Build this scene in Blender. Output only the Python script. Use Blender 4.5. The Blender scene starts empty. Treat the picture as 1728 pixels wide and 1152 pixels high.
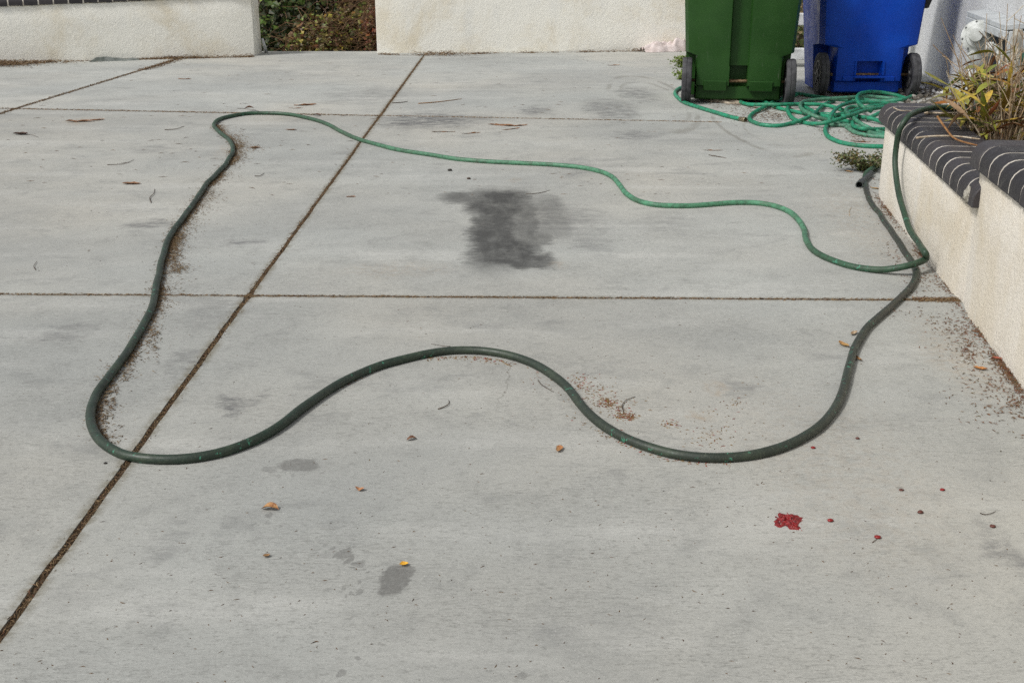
import bpy, bmesh, math, random
from mathutils import Vector, Matrix, noise
random.seed(11)
S = bpy.context.scene
COL = S.collection

# ------------------------------------------------------------------ camera, sky, sun, exposure
F_PX, HZ, CAM_H = 2000.0, -120.0, 1.05
TH = math.atan((576 - HZ) / F_PX)
CT, ST = math.cos(TH), math.sin(TH)
cam = bpy.data.cameras.new("camera")
cam.sensor_width = 36; cam.lens = 36 * F_PX / 1728
cam.clip_start = 0.05; cam.clip_end = 2000
cam_o = bpy.data.objects.new("camera", cam); COL.objects.link(cam_o)
cam_o.location = (0, 0, CAM_H); cam_o.rotation_euler = (math.pi / 2 - TH, 0, 0)
S.camera = cam_o

SUN_DIR = Vector((0.62, 0.40, -0.82)).normalized()      # the way the light travels
elev = math.asin(-SUN_DIR.z)
azim = math.atan2(-SUN_DIR.x, -SUN_DIR.y)
world = bpy.data.worlds.new("World"); S.world = world; world.use_nodes = True
wn = world.node_tree; wn.nodes.clear()
wo = wn.nodes.new("ShaderNodeOutputWorld"); wb = wn.nodes.new("ShaderNodeBackground")
sky = wn.nodes.new("ShaderNodeTexSky"); sky.sky_type = 'NISHITA'; sky.sun_disc = False
sky.sun_elevation = elev; sky.sun_rotation = azim; sky.air_density = 1.0; sky.dust_density = 3.0
hs = wn.nodes.new("ShaderNodeHueSaturation"); hs.inputs['Saturation'].default_value = 0.22
wn.links.new(sky.outputs[0], hs.inputs['Color']); wn.links.new(hs.outputs[0], wb.inputs['Color'])
wb.inputs['Strength'].default_value = 0.10
wn.links.new(wb.outputs[0], wo.inputs['Surface'])
sl = bpy.data.lights.new("sun", 'SUN'); sl.energy = 1.95; sl.angle = math.radians(10); sl.color = (1.0, 0.975, 0.95)
so = bpy.data.objects.new("sun", sl); COL.objects.link(so)
so.rotation_euler = SUN_DIR.to_track_quat('-Z', 'Y').to_euler(); so.location = (-6, -4, 9)
S.view_settings.view_transform = 'Standard'; S.view_settings.look = 'None'
S.view_settings.gamma = 1; S.view_settings.use_curve_mapping = False
S.view_settings.exposure = 0.25

S.cycles.use_denoising = False; S.cycles.adaptive_threshold = 0.004

# ------------------------------------------------------------------ where things stand
def ray(px, py):
    u = (px - 864) / F_PX; v = (576 - py) / F_PX
    return Vector((u, CT + v * ST, -ST + v * CT))
def P(px, py, z=0.0):
    d = ray(px, py); return Vector((0, 0, CAM_H)) + d * ((z - CAM_H) / d.z)
def on_plane(px, py, a, n, off=0.0):
    o = Vector((0, 0, CAM_H)); r = ray(px, py)
    return o + r * (((a + n * off) - o).dot(n) / r.dot(n))

# ------------------------------------------------------------------ helpers: objects
def setp(o, label=None, cat=None, group=None, kind=None):
    if label: o["label"] = label
    if cat: o["category"] = cat
    if group: o["group"] = group
    if kind: o["kind"] = kind
    return o
def empty(name, loc, label, cat, group=None):
    o = bpy.data.objects.new(name, None); COL.objects.link(o); o.location = loc
    o.empty_display_size = 0.05
    bpy.context.view_layer.update() if False else None
    return setp(o, label, cat, group)
def link(name, me, parent=None):
    o = bpy.data.objects.new(name, me); COL.objects.link(o)
    if parent is not None: o.parent = parent
    return o
def from_bm(name, bm, m, parent=None, smooth=True, offset=None):
    """one mesh object; with offset given, vertex positions are world ones and are moved to the parent's base"""
    if offset is not None:
        bmesh.ops.translate(bm, verts=bm.verts, vec=-Vector(offset))
    me = bpy.data.meshes.new(name); bm.to_mesh(me); bm.free()
    if smooth:
        for p in me.polygons: p.use_smooth = True
    if m: me.materials.append(m)
    return link(name, me, parent)
def sharp(o, ang=35):
    me = o.data
    bm = bmesh.new(); bm.from_mesh(me)
    for e in bm.edges:
        e.smooth = not (len(e.link_faces) == 2 and e.calc_face_angle(0) > math.radians(ang))
    bm.to_mesh(me); bm.free(); return o

def add_box(bm, lo, hi, bevel=0.0, seg=1, M=None):
    r = bmesh.ops.create_cube(bm, size=1)
    vs = r['verts']
    for v in vs:
        v.co = Vector([lo[i] + (v.co[i] + .5) * (hi[i] - lo[i]) for i in range(3)])
    if bevel:
        es = list({e for v in vs for e in v.link_edges})
        rb = bmesh.ops.bevel(bm, geom=es, offset=bevel, segments=seg, affect='EDGES', profile=0.6)
        vs = list({v for f in rb['faces'] for v in f.verts} | {v for v in vs if v.is_valid})
    if M is not None:
        bmesh.ops.transform(bm, matrix=M, verts=vs)
    return vs
def catmull(pts, step):
    pts = [Vector(p) for p in pts]; out = []
    for i in range(len(pts) - 1):
        p0 = pts[i - 1] if i else pts[i] * 2 - pts[i + 1]
        p1, p2 = pts[i], pts[i + 1]
        p3 = pts[i + 2] if i + 2 < len(pts) else p2 * 2 - p1
        n = max(1, int((p2 - p1).length / step))
        a = 0.5
        t0 = 0; t1 = t0 + max((p1 - p0).length, 1e-5) ** a
        t2 = t1 + max((p2 - p1).length, 1e-5) ** a; t3 = t2 + max((p3 - p2).length, 1e-5) ** a
        for k in range(n):
            t = t1 + (t2 - t1) * k / n
            A1 = p0 * ((t1 - t) / (t1 - t0)) + p1 * ((t - t0) / (t1 - t0))
            A2 = p1 * ((t2 - t) / (t2 - t1)) + p2 * ((t - t1) / (t2 - t1))
            A3 = p2 * ((t3 - t) / (t3 - t2)) + p3 * ((t - t2) / (t3 - t2))
            B1 = A1 * ((t2 - t) / (t2 - t0)) + A2 * ((t - t0) / (t2 - t0))
            B2 = A2 * ((t3 - t) / (t3 - t1)) + A3 * ((t - t1) / (t3 - t1))
            out.append(B1 * ((t2 - t) / (t2 - t1)) + B2 * ((t - t1) / (t2 - t1)))
    out.append(pts[-1]); return out
def smooth_path(pts, n=2):
    for _ in range(n):
        q = [pts[0]] + [(pts[i - 1] + pts[i] * 2 + pts[i + 1]) / 4 for i in range(1, len(pts) - 1)] + [pts[-1]]
        pts = q
    return pts
def tube(bm, pts, rad, sides=8, cap=True, layer=None, vals=None):
    rings = []; n_ = len(pts); a = None
    for i, p in enumerate(pts):
        t = (pts[min(i + 1, n_ - 1)] - pts[max(i - 1, 0)])
        t = t.normalized() if t.length > 1e-9 else Vector((1, 0, 0))
        if a is None:
            a = t.cross(Vector((0, 0, 1)))
            if a.length < .05: a = t.cross(Vector((0, 1, 0)))
        a = a - t * a.dot(t)
        if a.length < 1e-6: a = t.cross(Vector((.3, .5, .8)))
        a.normalize(); b = a.cross(t)
        r = rad(i / max(1, n_ - 1)) if callable(rad) else rad
        if layer is not None: r *= 1 + .05 * noise.noise(p * 9)
        ring = []
        for k in range(sides):
            an = 2 * math.pi * k / sides
            v = bm.verts.new(p + (a * math.cos(an) + b * math.sin(an)) * r)
            if layer is not None: v[layer] = vals[i]
            ring.append(v)
        rings.append(ring)
    for i in range(n_ - 1):
        for k in range(sides):
            bm.faces.new((rings[i][k], rings[i][(k + 1) % sides], rings[i + 1][(k + 1) % sides], rings[i + 1][k]))
    if cap:
        bm.faces.new(rings[0][::-1]); bm.faces.new(rings[-1])
def lathe(bm, prof, sides=24, M=Matrix.Identity(4)):
    """prof: list of (radius, height) about the z axis"""
    rings = []
    for r, z in prof:
        rings.append([bm.verts.new(M @ Vector((r * math.cos(2 * math.pi * k / sides), r * math.sin(2 * math.pi * k / sides), z))) for k in range(sides)])
    for i in range(len(prof) - 1):
        for k in range(sides):
            bm.faces.new((rings[i][k], rings[i][(k + 1) % sides], rings[i + 1][(k + 1) % sides], rings[i + 1][k]))
    bm.faces.new(rings[0][::-1]); bm.faces.new(rings[-1])
def axis_matrix(loc, direction):
    return Matrix.Translation(Vector(loc)) @ Vector(direction).to_track_quat('Z', 'Y').to_matrix().to_4x4()

# ------------------------------------------------------------------ helpers: materials
class N:
    def __init__(s, name):
        s.m = bpy.data.materials.new(name); s.m.use_nodes = True
        s.t = s.m.node_tree; s.t.nodes.clear()
        s.out = s.t.nodes.new("ShaderNodeOutputMaterial")
        s.b = s.t.nodes.new("ShaderNodeBsdfPrincipled")
        s.t.links.new(s.b.outputs[0], s.out.inputs['Surface'])
        s.pos = s.new("ShaderNodeNewGeometry").outputs['Position']
    def new(s, t): return s.t.nodes.new(t)
    def L(s, a, b):
        s.t.links.new(a, b)
    def put(s, v, sock):
        if hasattr(v, 'is_linked') or hasattr(v, 'links'): s.L(v, sock)
        else: sock.default_value = v
    def scaled(s, vec, sc):
        n = s.new("ShaderNodeVectorMath"); n.operation = 'MULTIPLY'; s.L(vec, n.inputs[0]); n.inputs[1].default_value = sc
        return n.outputs[0]
    def noise(s, vec, scale, detail=3, rough=.55, dist=0, color=False):
        n = s.new("ShaderNodeTexNoise"); s.L(vec, n.inputs['Vector'])
        n.inputs['Scale'].default_value = scale; n.inputs['Detail'].default_value = detail
        n.inputs['Roughness'].default_value = rough; n.inputs['Distortion'].default_value = dist
        return n.outputs['Color' if color else 'Fac']
    def voronoi(s, vec, scale, feature='F1'):
        n = s.new("ShaderNodeTexVoronoi"); n.feature = feature; s.L(vec, n.inputs['Vector']); n.inputs['Scale'].default_value = scale
        return n.outputs['Distance']
    def mr(s, v, a, b, c=0., d=1., smooth=True):
        n = s.new("ShaderNodeMapRange"); n.interpolation_type = 'SMOOTHSTEP' if smooth else 'LINEAR'
        s.put(v, n.inputs[0])
        for i, x in enumerate((a, b, c, d)): n.inputs[i + 1].default_value = x
        return n.outputs[0]
    def math(s, op, a, b=0.):
        n = s.new("ShaderNodeMath"); n.operation = op; s.put(a, n.inputs[0]); s.put(b, n.inputs[1]); return n.outputs[0]
    def mix(s, fac, a, b, blend='MIX'):
        n = s.new("ShaderNodeMix"); n.data_type = 'RGBA'; n.blend_type = blend
        s.put(fac, n.inputs[0])
        for v, k in ((a, 6), (b, 7)):
            if isinstance(v, (tuple, list)): n.inputs[k].default_value = (*v[:3], 1)
            else: s.L(v, n.inputs[k])
        return n.outputs[2]
    def ramp(s, fac, stops, const=False):
        n = s.new("ShaderNodeValToRGB"); s.L(fac, n.inputs[0]); r = n.color_ramp
        if const: r.interpolation = 'CONSTANT'
        while len(r.elements) < len(stops): r.elements.new(0.5)
        for e, (p, c) in zip(r.elements, stops): e.position = p; e.color = (*c, 1)
        return n.outputs[0]
    def new_xyz(s, v, i):
        x = s.new("ShaderNodeSeparateXYZ"); s.L(v, x.inputs[0]); return x.outputs[i]
    def island(s):
        return s.new("ShaderNodeNewGeometry").outputs['Random Per Island']
    def objrand(s):
        return s.new("ShaderNodeObjectInfo").outputs['Random']
    def attr(s, name):
        n = s.new("ShaderNodeAttribute"); n.attribute_name = name; return n.outputs['Fac']
    def bump(s, h, strength=.3, dist=.01, prev=None):
        n = s.new("ShaderNodeBump"); s.L(h, n.inputs['Height']); n.inputs['Strength'].default_value = strength
        n.inputs['Distance'].default_value = dist
        if prev is not None: s.L(prev, n.inputs['Normal'])
        return n.outputs[0]
    def done(s, color, rough=.7, normal=None, spec=.5, metal=0.):
        if isinstance(color, (tuple, list)): s.b.inputs['Base Color'].default_value = (*color[:3], 1)
        else: s.L(color, s.b.inputs['Base Color'])
        s.put(rough, s.b.inputs['Roughness'])
        s.b.inputs['Specular IOR Level'].default_value = spec
        s.b.inputs['Metallic'].default_value = metal
        if normal is not None: s.L(normal, s.b.inputs['Normal'])
        return s.m
def srgb(r, g, b):
    f = lambda c: (c / 255 / 12.92) if c / 255 <= .04045 else ((c / 255 + .055) / 1.055) ** 2.4
    return (f(r), f(g), f(b))
def simple(name, c1, c2=None, scale=20, rough=.7, bump=.0, bscale=150, spec=.4, metal=0.):
    n = N(name); obj = n.new("ShaderNodeTexCoord").outputs['Object']
    col = n.mix(n.mr(n.noise(obj, scale, 4), .35, .65), c1, c2 or c1)
    nb = n.bump(n.noise(obj, bscale, 3), bump, .003) if bump else None
    return n.done(col, rough, nb, spec, metal)
def leafmat(name, stops, rough=.55, per='island', trans=.12):
    n = N(name)
    col = n.ramp(n.island() if per == 'island' else n.objrand(), stops)
    col = n.mix(n.mr(n.noise(n.pos, 60, 2), .4, .65, 0, .5), col, (0.13, 0.085, 0.04))
    m = n.done(col, rough, None, .35)
    return m

# ------------------------------------------------------------------ concrete, with the marks and painted shade that lie on it
def ell(px0, py0, px1, py1, k):
    """a stain or painted shade patch that covers this box of the photograph's ground: centre and half sizes on the ground"""
    a = P((px0 + px1) / 2, py1); b = P((px0 + px1) / 2, py0)
    c = (a + b) / 2; w = (P(px1, (py0 + py1) / 2) - P(px0, (py0 + py1) / 2)).length / 2
    return (c.x, c.y, w, (b - a).length / 2, k)
OIL = [ell(788, 322, 896, 368, .95), ell(794, 326, 876, 452, .92), ell(796, 398, 906, 450, .95), ell(852, 428, 936, 454, .9), ell(866, 338, 912, 440, .72), ell(880, 392, 934, 416, .6), 
       ell(860, 390, 930, 418, .6), ell(745, 324, 830, 344, .75), ell(885, 330, 950, 365, .42), ell(880, 355, 960, 400, .35)]
SPOTS = [ell(560, 925, 568, 931, .4), ell(566, 936, 574, 944, .5), ell(580, 932, 590, 940, .55), ell(590, 926, 596, 931, .4), ell(610, 962, 618, 967, .4), ell(592, 962, 600, 970, .35), ell(576, 993, 582, 998, .4), ell(603, 985, 609, 990, .4), ell(575, 1005, 581, 1012, .4), ell(618, 968, 623, 972, .4), ell(462, 803, 474, 808, .3), ell(490, 800, 500, 806, .25), ell(420, 884, 428, 890, .35), ell(440, 882, 450, 887, .3), ell(466, 884, 473, 890, .35), ell(545, 918, 553, 924, .3), ell(640, 955, 692, 1014, .72), ell(655, 955, 698, 985, .6), ell(572, 930, 592, 948, .55), ell(585, 940, 600, 956, .55), ell(600, 948, 616, 962, .45),
         ell(466, 778, 538, 798, .62), ell(440, 790, 470, 803, .35), ell(445, 868, 458, 878, .5), ell(583, 1000, 592, 1010, .45), ell(597, 995, 610, 1006, .4), ell(1515, 823, 1526, 833, .5),
         ell(596, 1110, 612, 1122, .5), ell(562, 1135, 580, 1150, .5), ell(870, 1135, 890, 1148, .4)]
FAINT = [ell(350, 675, 425, 708, .55), ell(410, 660, 460, 690, .4), ell(285, 580, 345, 650, .4), ell(640, 190, 820, 218, .6), ell(640, 205, 740, 216, .6), ell(870, 178, 935, 195, .5), ell(985, 165, 1075, 205, .45),
         ell(1040, 145, 1110, 172, .45), ell(1030, 220, 1110, 238, .4), ell(385, 400, 450, 420, .45), ell(215, 370, 290, 388, .4), ell(215, 245, 300, 258, .25), ell(940, 265, 1000, 300, .3),
         ell(990, 800, 1060, 835, .25), ell(60, 540, 170, 580, .35), ell(740, 60, 860, 120, .2), ell(540, 145, 700, 175, .25), ell(880, 340, 1020, 400, .3), ell(240, 870, 330, 940, .22),
         ell(1650, 880, 1728, 960, .35), ell(1230, 640, 1270, 670, .25), ell(1080, 355, 1180, 400, .2), ell(960, 395, 1040, 430, .25), ell(300, 500, 420, 560, .2)]  # lower right corner entry is shade painted into the concrete, the rest are stains
RUST = [ell(1160, 690, 1205, 718, .65), ell(1195, 645, 1230, 668, .5), ell(1185, 728, 1225, 755, .3), ell(108, 198, 172, 211, .8), ell(560, 440, 780, 470, .3), ell(860, 298, 880, 310, .5),
        ell(925, 435, 960, 452, .35), ell(1240, 640, 1600, 1000, .2), ell(1380, 300, 1600, 520, .3), ell(420, 180, 560, 215, .2), ell(360, 235, 420, 270, .4), ell(1560, 540, 1700, 700, .45)]

def concrete():
    n = N("broomed_concrete"); p = n.pos
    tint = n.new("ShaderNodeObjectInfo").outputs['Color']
    patchy = n.mr(n.noise(n.scaled(p, (1, 2.2, 1)), 1.7, 3, .6), .38, .64)
    streak = n.noise(n.scaled(p, (22, 130, 1)), 1.0, 5, .75, .3)
    streak2 = n.noise(n.scaled(p, (52, 220, 1)), 1.0, 4, .75, .2)
    grain = n.noise(n.scaled(p, (1, 1.35, 1)), 170, 5, .8)
    grain2 = n.noise(n.scaled(p, (.7, 1.3, 1)), 75, 4, .75)
    fine = n.noise(p, 600, 2, .6)
    cloud = n.noise(p, .9, 5, .6, .4)
    mott = n.noise(p, 7.5, 6, .7, .3)
    strk_m = n.noise(n.scaled(p, (.9, 4, 1)), 1.0, 6, .65)
    warmth = n.noise(n.scaled(p, (1, 1, 1)), .55, 3, .5)
    col = n.mix(n.mr(warmth, .35, .65), srgb(169, 171, 166), srgb(176, 174, 165))
    col = n.mix(n.mr(cloud, .35, .68, 0, .6), col, srgb(146, 148, 145))
    smudge = n.mr(n.noise(n.scaled(p, (1.6, 2.6, 1)), 1.9, 6, .72, .5), .54, .72, 0, .5)
    col = n.mix(smudge, col, srgb(122, 123, 121))
    col = n.mix(n.mr(strk_m, .5, .74, 0, .5), col, srgb(194, 194, 188))
    col = n.mix(n.mr(mott, .48, .78, 0, .6), col, srgb(136, 137, 133))
    col = n.mix(n.mr(mott, .24, .44, .3, 0), col, srgb(192, 192, 186))
    col = n.mix(n.math('MULTIPLY', n.mr(streak, .28, .52, .42, 0), patchy), col, srgb(104, 104, 98))
    col = n.mix(n.math('MULTIPLY', n.mr(streak2, .52, .70, 0, .55), n.mr(patchy, 0, 1, .35, 1)), col, srgb(92, 91, 86))
    col = n.mix(n.mr(streak2, .26, .42, .32, 0), col, srgb(208, 208, 202))
    col = n.mix(n.mr(grain2, .52, .70, 0, .42), col, srgb(112, 112, 107))
    col = n.mix(n.mr(grain, .54, .70, 0, .55), col, srgb(100, 99, 94))
    col = n.mix(n.mr(grain, .28, .44, .45, 0), col, srgb(212, 211, 205))
    pores = n.mr(n.voronoi(p, 55), .04, .09, 1, 0)
    gate = n.mr(n.noise(p, 14, 2), .5, .64)
    col = n.mix(n.math('MULTIPLY', n.math('MULTIPLY', pores, gate), .6), col, srgb(86, 82, 76))
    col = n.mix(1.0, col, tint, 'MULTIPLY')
    # warped ground coordinates for the stains and the painted shade
    wv = n.noise(n.scaled(p, (3, 2, 1)), 2.4, 5, .7, 0, True)
    wv2 = n.noise(n.scaled(p, (6, 13, 1)), 3, 4, .75, 0, True)
    def warp(amt, amt2):
        a = n.new("ShaderNodeVectorMath"); a.operation = 'MULTIPLY_ADD'
        n.L(wv, a.inputs[0]); a.inputs[1].default_value = (amt, amt * 2, 0); n.L(p, a.inputs[2])
        b = n.new("ShaderNodeVectorMath"); b.operation = 'MULTIPLY_ADD'
        n.L(wv2, b.inputs[0]); b.inputs[1].default_value = (amt2, amt2, 0); n.L(a.outputs[0], b.inputs[2])
        c = n.new("ShaderNodeVectorMath"); c.operation = 'SUBTRACT'
        n.L(b.outputs[0], c.inputs[0]); c.inputs[1].default_value = ((amt + amt2) / 2, amt + amt2 / 2, 0)
        return c.outputs[0]
    def field(lst, vec, e0, e1, box=False):
        res = None
        for (cx, cy, rx, ry, k) in lst:
            s = n.new("ShaderNodeVectorMath"); s.operation = 'MULTIPLY_ADD'
            n.L(vec, s.inputs[0]); s.inputs[1].default_value = (1 / rx, 1 / ry, 0); s.inputs[2].default_value = (-cx / rx, -cy / ry, 0)
            if box:
                q = n.new("ShaderNodeVectorMath"); q.operation = 'MULTIPLY'; n.L(s.outputs[0], q.inputs[0]); n.L(s.outputs[0], q.inputs[1]); s = q
            l = n.new("ShaderNodeVectorMath"); l.operation = 'LENGTH'; n.L(s.outputs[0], l.inputs[0])
            v = n.mr(l.outputs['Value'], e0, e1, 0, k)
            res = v if res is None else n.math('MAXIMUM', res, v)
        return res
    brk = n.mr(n.noise(n.scaled(p, (10, 60, 1)), 1.2, 4, .7), .3, .62, .35, 1)
    brk2 = n.mr(n.noise(n.scaled(p, (6, 13, 1)), 1.5, 6, .8), .38, .60, .1, 1)
    oil = field(OIL, warp(.10, .08), 1.65, .35, True)
    oil = n.math('MULTIPLY', oil, n.mr(n.noise(n.scaled(p, (14, 60, 1)), 1.3, 5, .75), .25, .55, .84, 1))
    oil = n.math('MULTIPLY', oil, n.mr(n.noise(n.scaled(p, (1, .5, 1)), 13, 5, .7), .3, .62, .78, 1))
    spots = n.math('MULTIPLY', field(SPOTS, warp(.045, .03), 1.12, .8), n.mr(n.noise(p, 160, 3, .7), .3, .55, .7, 1))
    faint = n.math('MULTIPLY', n.math('MULTIPLY', field(FAINT, warp(.2, .06), 1.4, .3), 1.7), brk2)
    rust = n.math('MULTIPLY', field(RUST, warp(.1, .04), 1.3, .2), n.mr(n.noise(p, 40, 4, .7), .4, .62, .1, 1))
    col = n.mix(faint, col, srgb(98, 98, 98))
    col = n.mix(oil, col, srgb(60, 60, 59))
    col = n.mix(spots, col, srgb(98, 97, 94))
    col = n.mix(n.math('MULTIPLY', rust, .7), col, srgb(150, 128, 100))
    # faint tyre and hose scuffs that run in arcs across the slab
    arcs = None
    wa = warp(.06, .02)
    for (cx, cy, rx, ry, k) in (ell(1215, 176, 1345, 262, .5), ell(1030, 128, 1162, 222, .4), ell(1050, 138, 1150, 212, .3), ell(1262, 205, 1330, 246, .5)):
        v_ = n.new("ShaderNodeVectorMath"); v_.operation = 'MULTIPLY_ADD'; n.L(wa, v_.inputs[0]); v_.inputs[1].default_value = (1 / rx, 1 / ry, 0); v_.inputs[2].default_value = (-cx / rx, -cy / ry, 0)
        l = n.new("ShaderNodeVectorMath"); l.operation = 'LENGTH'; n.L(v_.outputs[0], l.inputs[0])
        w_ = n.mr(n.math('ABSOLUTE', n.math('SUBTRACT', l.outputs['Value'], 1.0)), .02, .09, k, 0)
        arcs = w_ if arcs is None else n.math('MAXIMUM', arcs, w_)
    col = n.mix(n.math('MULTIPLY', arcs, n.mr(n.noise(p, 2.3, 3), .42, .6)), col, srgb(112, 108, 98))
    # a hairline crack
    pa_, pb_ = P(868, 603), P(838, 700); u_ = n.math('DIVIDE', n.math('SUBTRACT', n.new_xyz(p, 1), pa_.y), pb_.y - pa_.y)
    cx_ = n.math('ADD', n.math('MULTIPLY', u_, pb_.x - pa_.x), pa_.x)
    dx_ = n.math('ABSOLUTE', n.math('SUBTRACT', n.new_xyz(p, 0), n.math('ADD', cx_, n.math('MULTIPLY', n.math('SUBTRACT', n.noise(p, 14, 5, .7), .5), .07))))
    ck = n.math('MULTIPLY', n.mr(dx_, .0006, .0018, .45, 0), n.math('MULTIPLY', n.mr(u_, -.1, .15), n.mr(u_, .7, 1.1, 1, 0)))
    col = n.mix(ck, col, srgb(90, 86, 78))
    # grime that has crept out of the joints on to the slab edges
    sx = n.new("ShaderNodeSeparateXYZ"); n.L(p, sx.inputs[0])
    jx = n.math('ABSOLUTE', n.math('SUBTRACT', sx.outputs[0], n.math('SUBTRACT', n.math('MULTIPLY', sx.outputs[1], .0036), .8098)))
    jy = n.math('ABSOLUTE', n.math('SUBTRACT', sx.outputs[1], n.math('SUBTRACT', 3.417, n.math('MULTIPLY', sx.outputs[0], .0208))))
    gr_ = n.math('MAXIMUM', n.mr(jx, .006, .032, .75, 0), n.mr(jy, .006, .03, .6, 0))
    col = n.mix(n.math('MULTIPLY', gr_, n.mr(n.noise(p, 17, 5, .75), .36, .62)), col, srgb(110, 104, 86))
    h = n.math('ADD', n.math('MULTIPLY', streak, .7), n.math('MULTIPLY', grain, .6))
    nb = n.bump(h, .5, .0016)
    nb = n.bump(fine, .3, .0006, nb)
    return n.done(col, .9, nb, .25)
M_CONC = concrete()

def stucco(name, c, dirt, grain=130, bump=.8, dist=.004, crackly=False):
    n = N(name); p = n.pos
    a = n.noise(p, grain, 3, .65); b = n.noise(p, grain * .3, 4, .6, .6); big = n.noise(p, 2.0, 5, .65, .4)
    col = n.mix(n.mr(big, .42, .72, 0, .75), c, dirt)
    col = n.mix(n.mr(n.noise(n.scaled(p, (3, 3, .8)), 2.4, 4, .6), .5, .78, 0, .35), col, srgb(214, 216, 214))
    col = n.mix(n.mr(a, .26, .44, .32, 0), col, srgb(122, 114, 100))
    col = n.mix(n.mr(n.noise(p, 42, 5, .75), .64, .76, 0, .35), col, srgb(150, 140, 120))
    h = n.math('ADD', a, n.math('MULTIPLY', b, 1.4))
    return n.done(col, .92, n.bump(h, bump, dist), .2)
M_WALL = stucco("cream_stucco", srgb(238, 236, 226), srgb(216, 205, 180), 95, .55, .004)
M_PLANT = stucco("planter_stucco", srgb(222, 216, 204), srgb(204, 192, 168), 170, .7, .0035)
M_HOUSE = stucco("white_stucco", srgb(206, 208, 209), srgb(188, 188, 187), 95, .9, .005)

n = N("dark_brick"); ob = n.new("ShaderNodeTexCoord").outputs['Object']
c = n.mix(n.objrand(), srgb(38, 36, 39), srgb(62, 58, 60))
c = n.mix(n.mr(n.noise(n.pos, 34, 5, .7), .54, .74, 0, .4), c, srgb(92, 87, 84))
M_BRICK = n.done(c, n.mr(n.noise(n.pos, 40, 3), .3, .7, .42, .62), n.bump(n.noise(n.pos, 260, 4), .25, .002), .4)
M_MORTAR = simple("pale_mortar", srgb(206, 200, 188), srgb(176, 168, 156), 30, .95, .6, 300)
n = N("joint_dirt"); c = n.mix(n.mr(n.noise(n.pos, 90, 4, .7), .35, .65), srgb(76, 62, 46), srgb(146, 126, 96))
M_DIRT = n.done(n.mix(n.mr(n.noise(n.pos, 9, 3), .45, .65), c, srgb(84, 64, 48)), .95, n.bump(n.noise(n.pos, 300, 3), 1, .006))
n = N("soil"); c = n.mix(n.noise(n.pos, 30, 5, .7), srgb(46, 36, 28), srgb(104, 86, 66))
M_SOIL = n.done(c, .95, n.bump(n.noise(n.pos, 60, 5), 1, .03))

# ------------------------------------------------------------------ ground
def terrain():
    bm = bmesh.new()
    vs = [bm.verts.new((x, y, -.3)) for x, y in ((-400, -400), (400, -400), (400, 800), (-400, 800))]
    bm.faces.new(vs); o = from_bm("terrain", bm, M_SOIL); setp(o, "bare brown earth beyond the driveway", "ground", kind="structure")
terrain()
drive_bm = bmesh.new()
add_box(drive_bm, (-9, -3, -.29), (4.2, 11.0, -.004))
drive = from_bm("driveway", drive_bm, M_DIRT, smooth=False)
setp(drive, "grey concrete driveway in broomed slabs with brown debris in its joints", "driveway", kind="structure")

J1 = lambda y: -0.772 - .006 * (10.5 - y) * .6
def J2(y): return -3.079 + (y - 7.18) * (.229 / 3.156)
def H1(x): return 3.417 - .0208 * x
def H2(x): return 6.992 - .1275 * x
G = .0075
def isect(fy, fx):
    y = 5.0
    for _ in range(40): y = fy(fx(y))
    return fx(y), y
def slab(poly, dz):
    bm = bmesh.new()
    b = [bm.verts.new((x, y, -.1)) for x, y in poly]; t = [bm.verts.new((x, y, dz)) for x, y in poly]
    k = len(poly); bm.faces.new(b[::-1]); top = bm.faces.new(t)
    for i in range(k): bm.faces.new((b[i], b[(i + 1) % k], t[(i + 1) % k], t[i]))
    bmesh.ops.bevel(bm, geom=list(top.edges), offset=.005, segments=2, affect='EDGES')
    o = from_bm("concrete_slab", bm, M_CONC, drive); sharp(o, 50)
    return o
g = G
# jittered joint edges, so that no joint is a ruled line
def wob(i): return noise.noise(Vector((i * 1.7, 3.3, 0))) * .0035 + noise.noise(Vector((i * 13, 7.3, 0))) * .0028
def edge_v(fx, y0, y1, sgn):
    k = max(2, int(abs(y1 - y0) / .04)); return [(fx(y0 + (y1 - y0) * i / k) + sgn * g + wob(y0 + (y1 - y0) * i / k), y0 + (y1 - y0) * i / k) for i in range(k + 1)]
def edge_h(fy, x0, x1, sgn):
    k = max(2, int(abs(x1 - x0) / .04)); return [(x0 + (x1 - x0) * i / k, fy(x0 + (x1 - x0) * i / k) + sgn * g * .9 + wob(9 + x0 + (x1 - x0) * i / k)) for i in range(k + 1)]
NEAR, FAR = -2.8, 11.02
near_f = lambda x: NEAR; far_f = lambda x: FAR
left_f = lambda y: -8.8; right_f = lambda y: 4.1
cols = [(left_f, J2), (J2, J1), (J1, right_f)]
rows = [(near_f, H1), (H1, H2), (H2, far_f)]
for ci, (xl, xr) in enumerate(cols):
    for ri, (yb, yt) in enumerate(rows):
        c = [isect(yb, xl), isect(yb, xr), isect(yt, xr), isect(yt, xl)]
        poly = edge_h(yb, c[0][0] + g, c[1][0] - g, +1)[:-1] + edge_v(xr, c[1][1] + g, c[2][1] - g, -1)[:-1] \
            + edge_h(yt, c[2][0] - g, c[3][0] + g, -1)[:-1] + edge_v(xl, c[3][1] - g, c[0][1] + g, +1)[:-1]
        o = slab(poly, 0.0 + (ci * 3 + ri) % 4 * .0006); v = (.945, 1.005, 1.09)[ri] + (.015, 0, 0)[ci]; o.color = (v, v, v, 1)  # rows lighten with distance: near-to-far light gradient painted as slab colour

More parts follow.
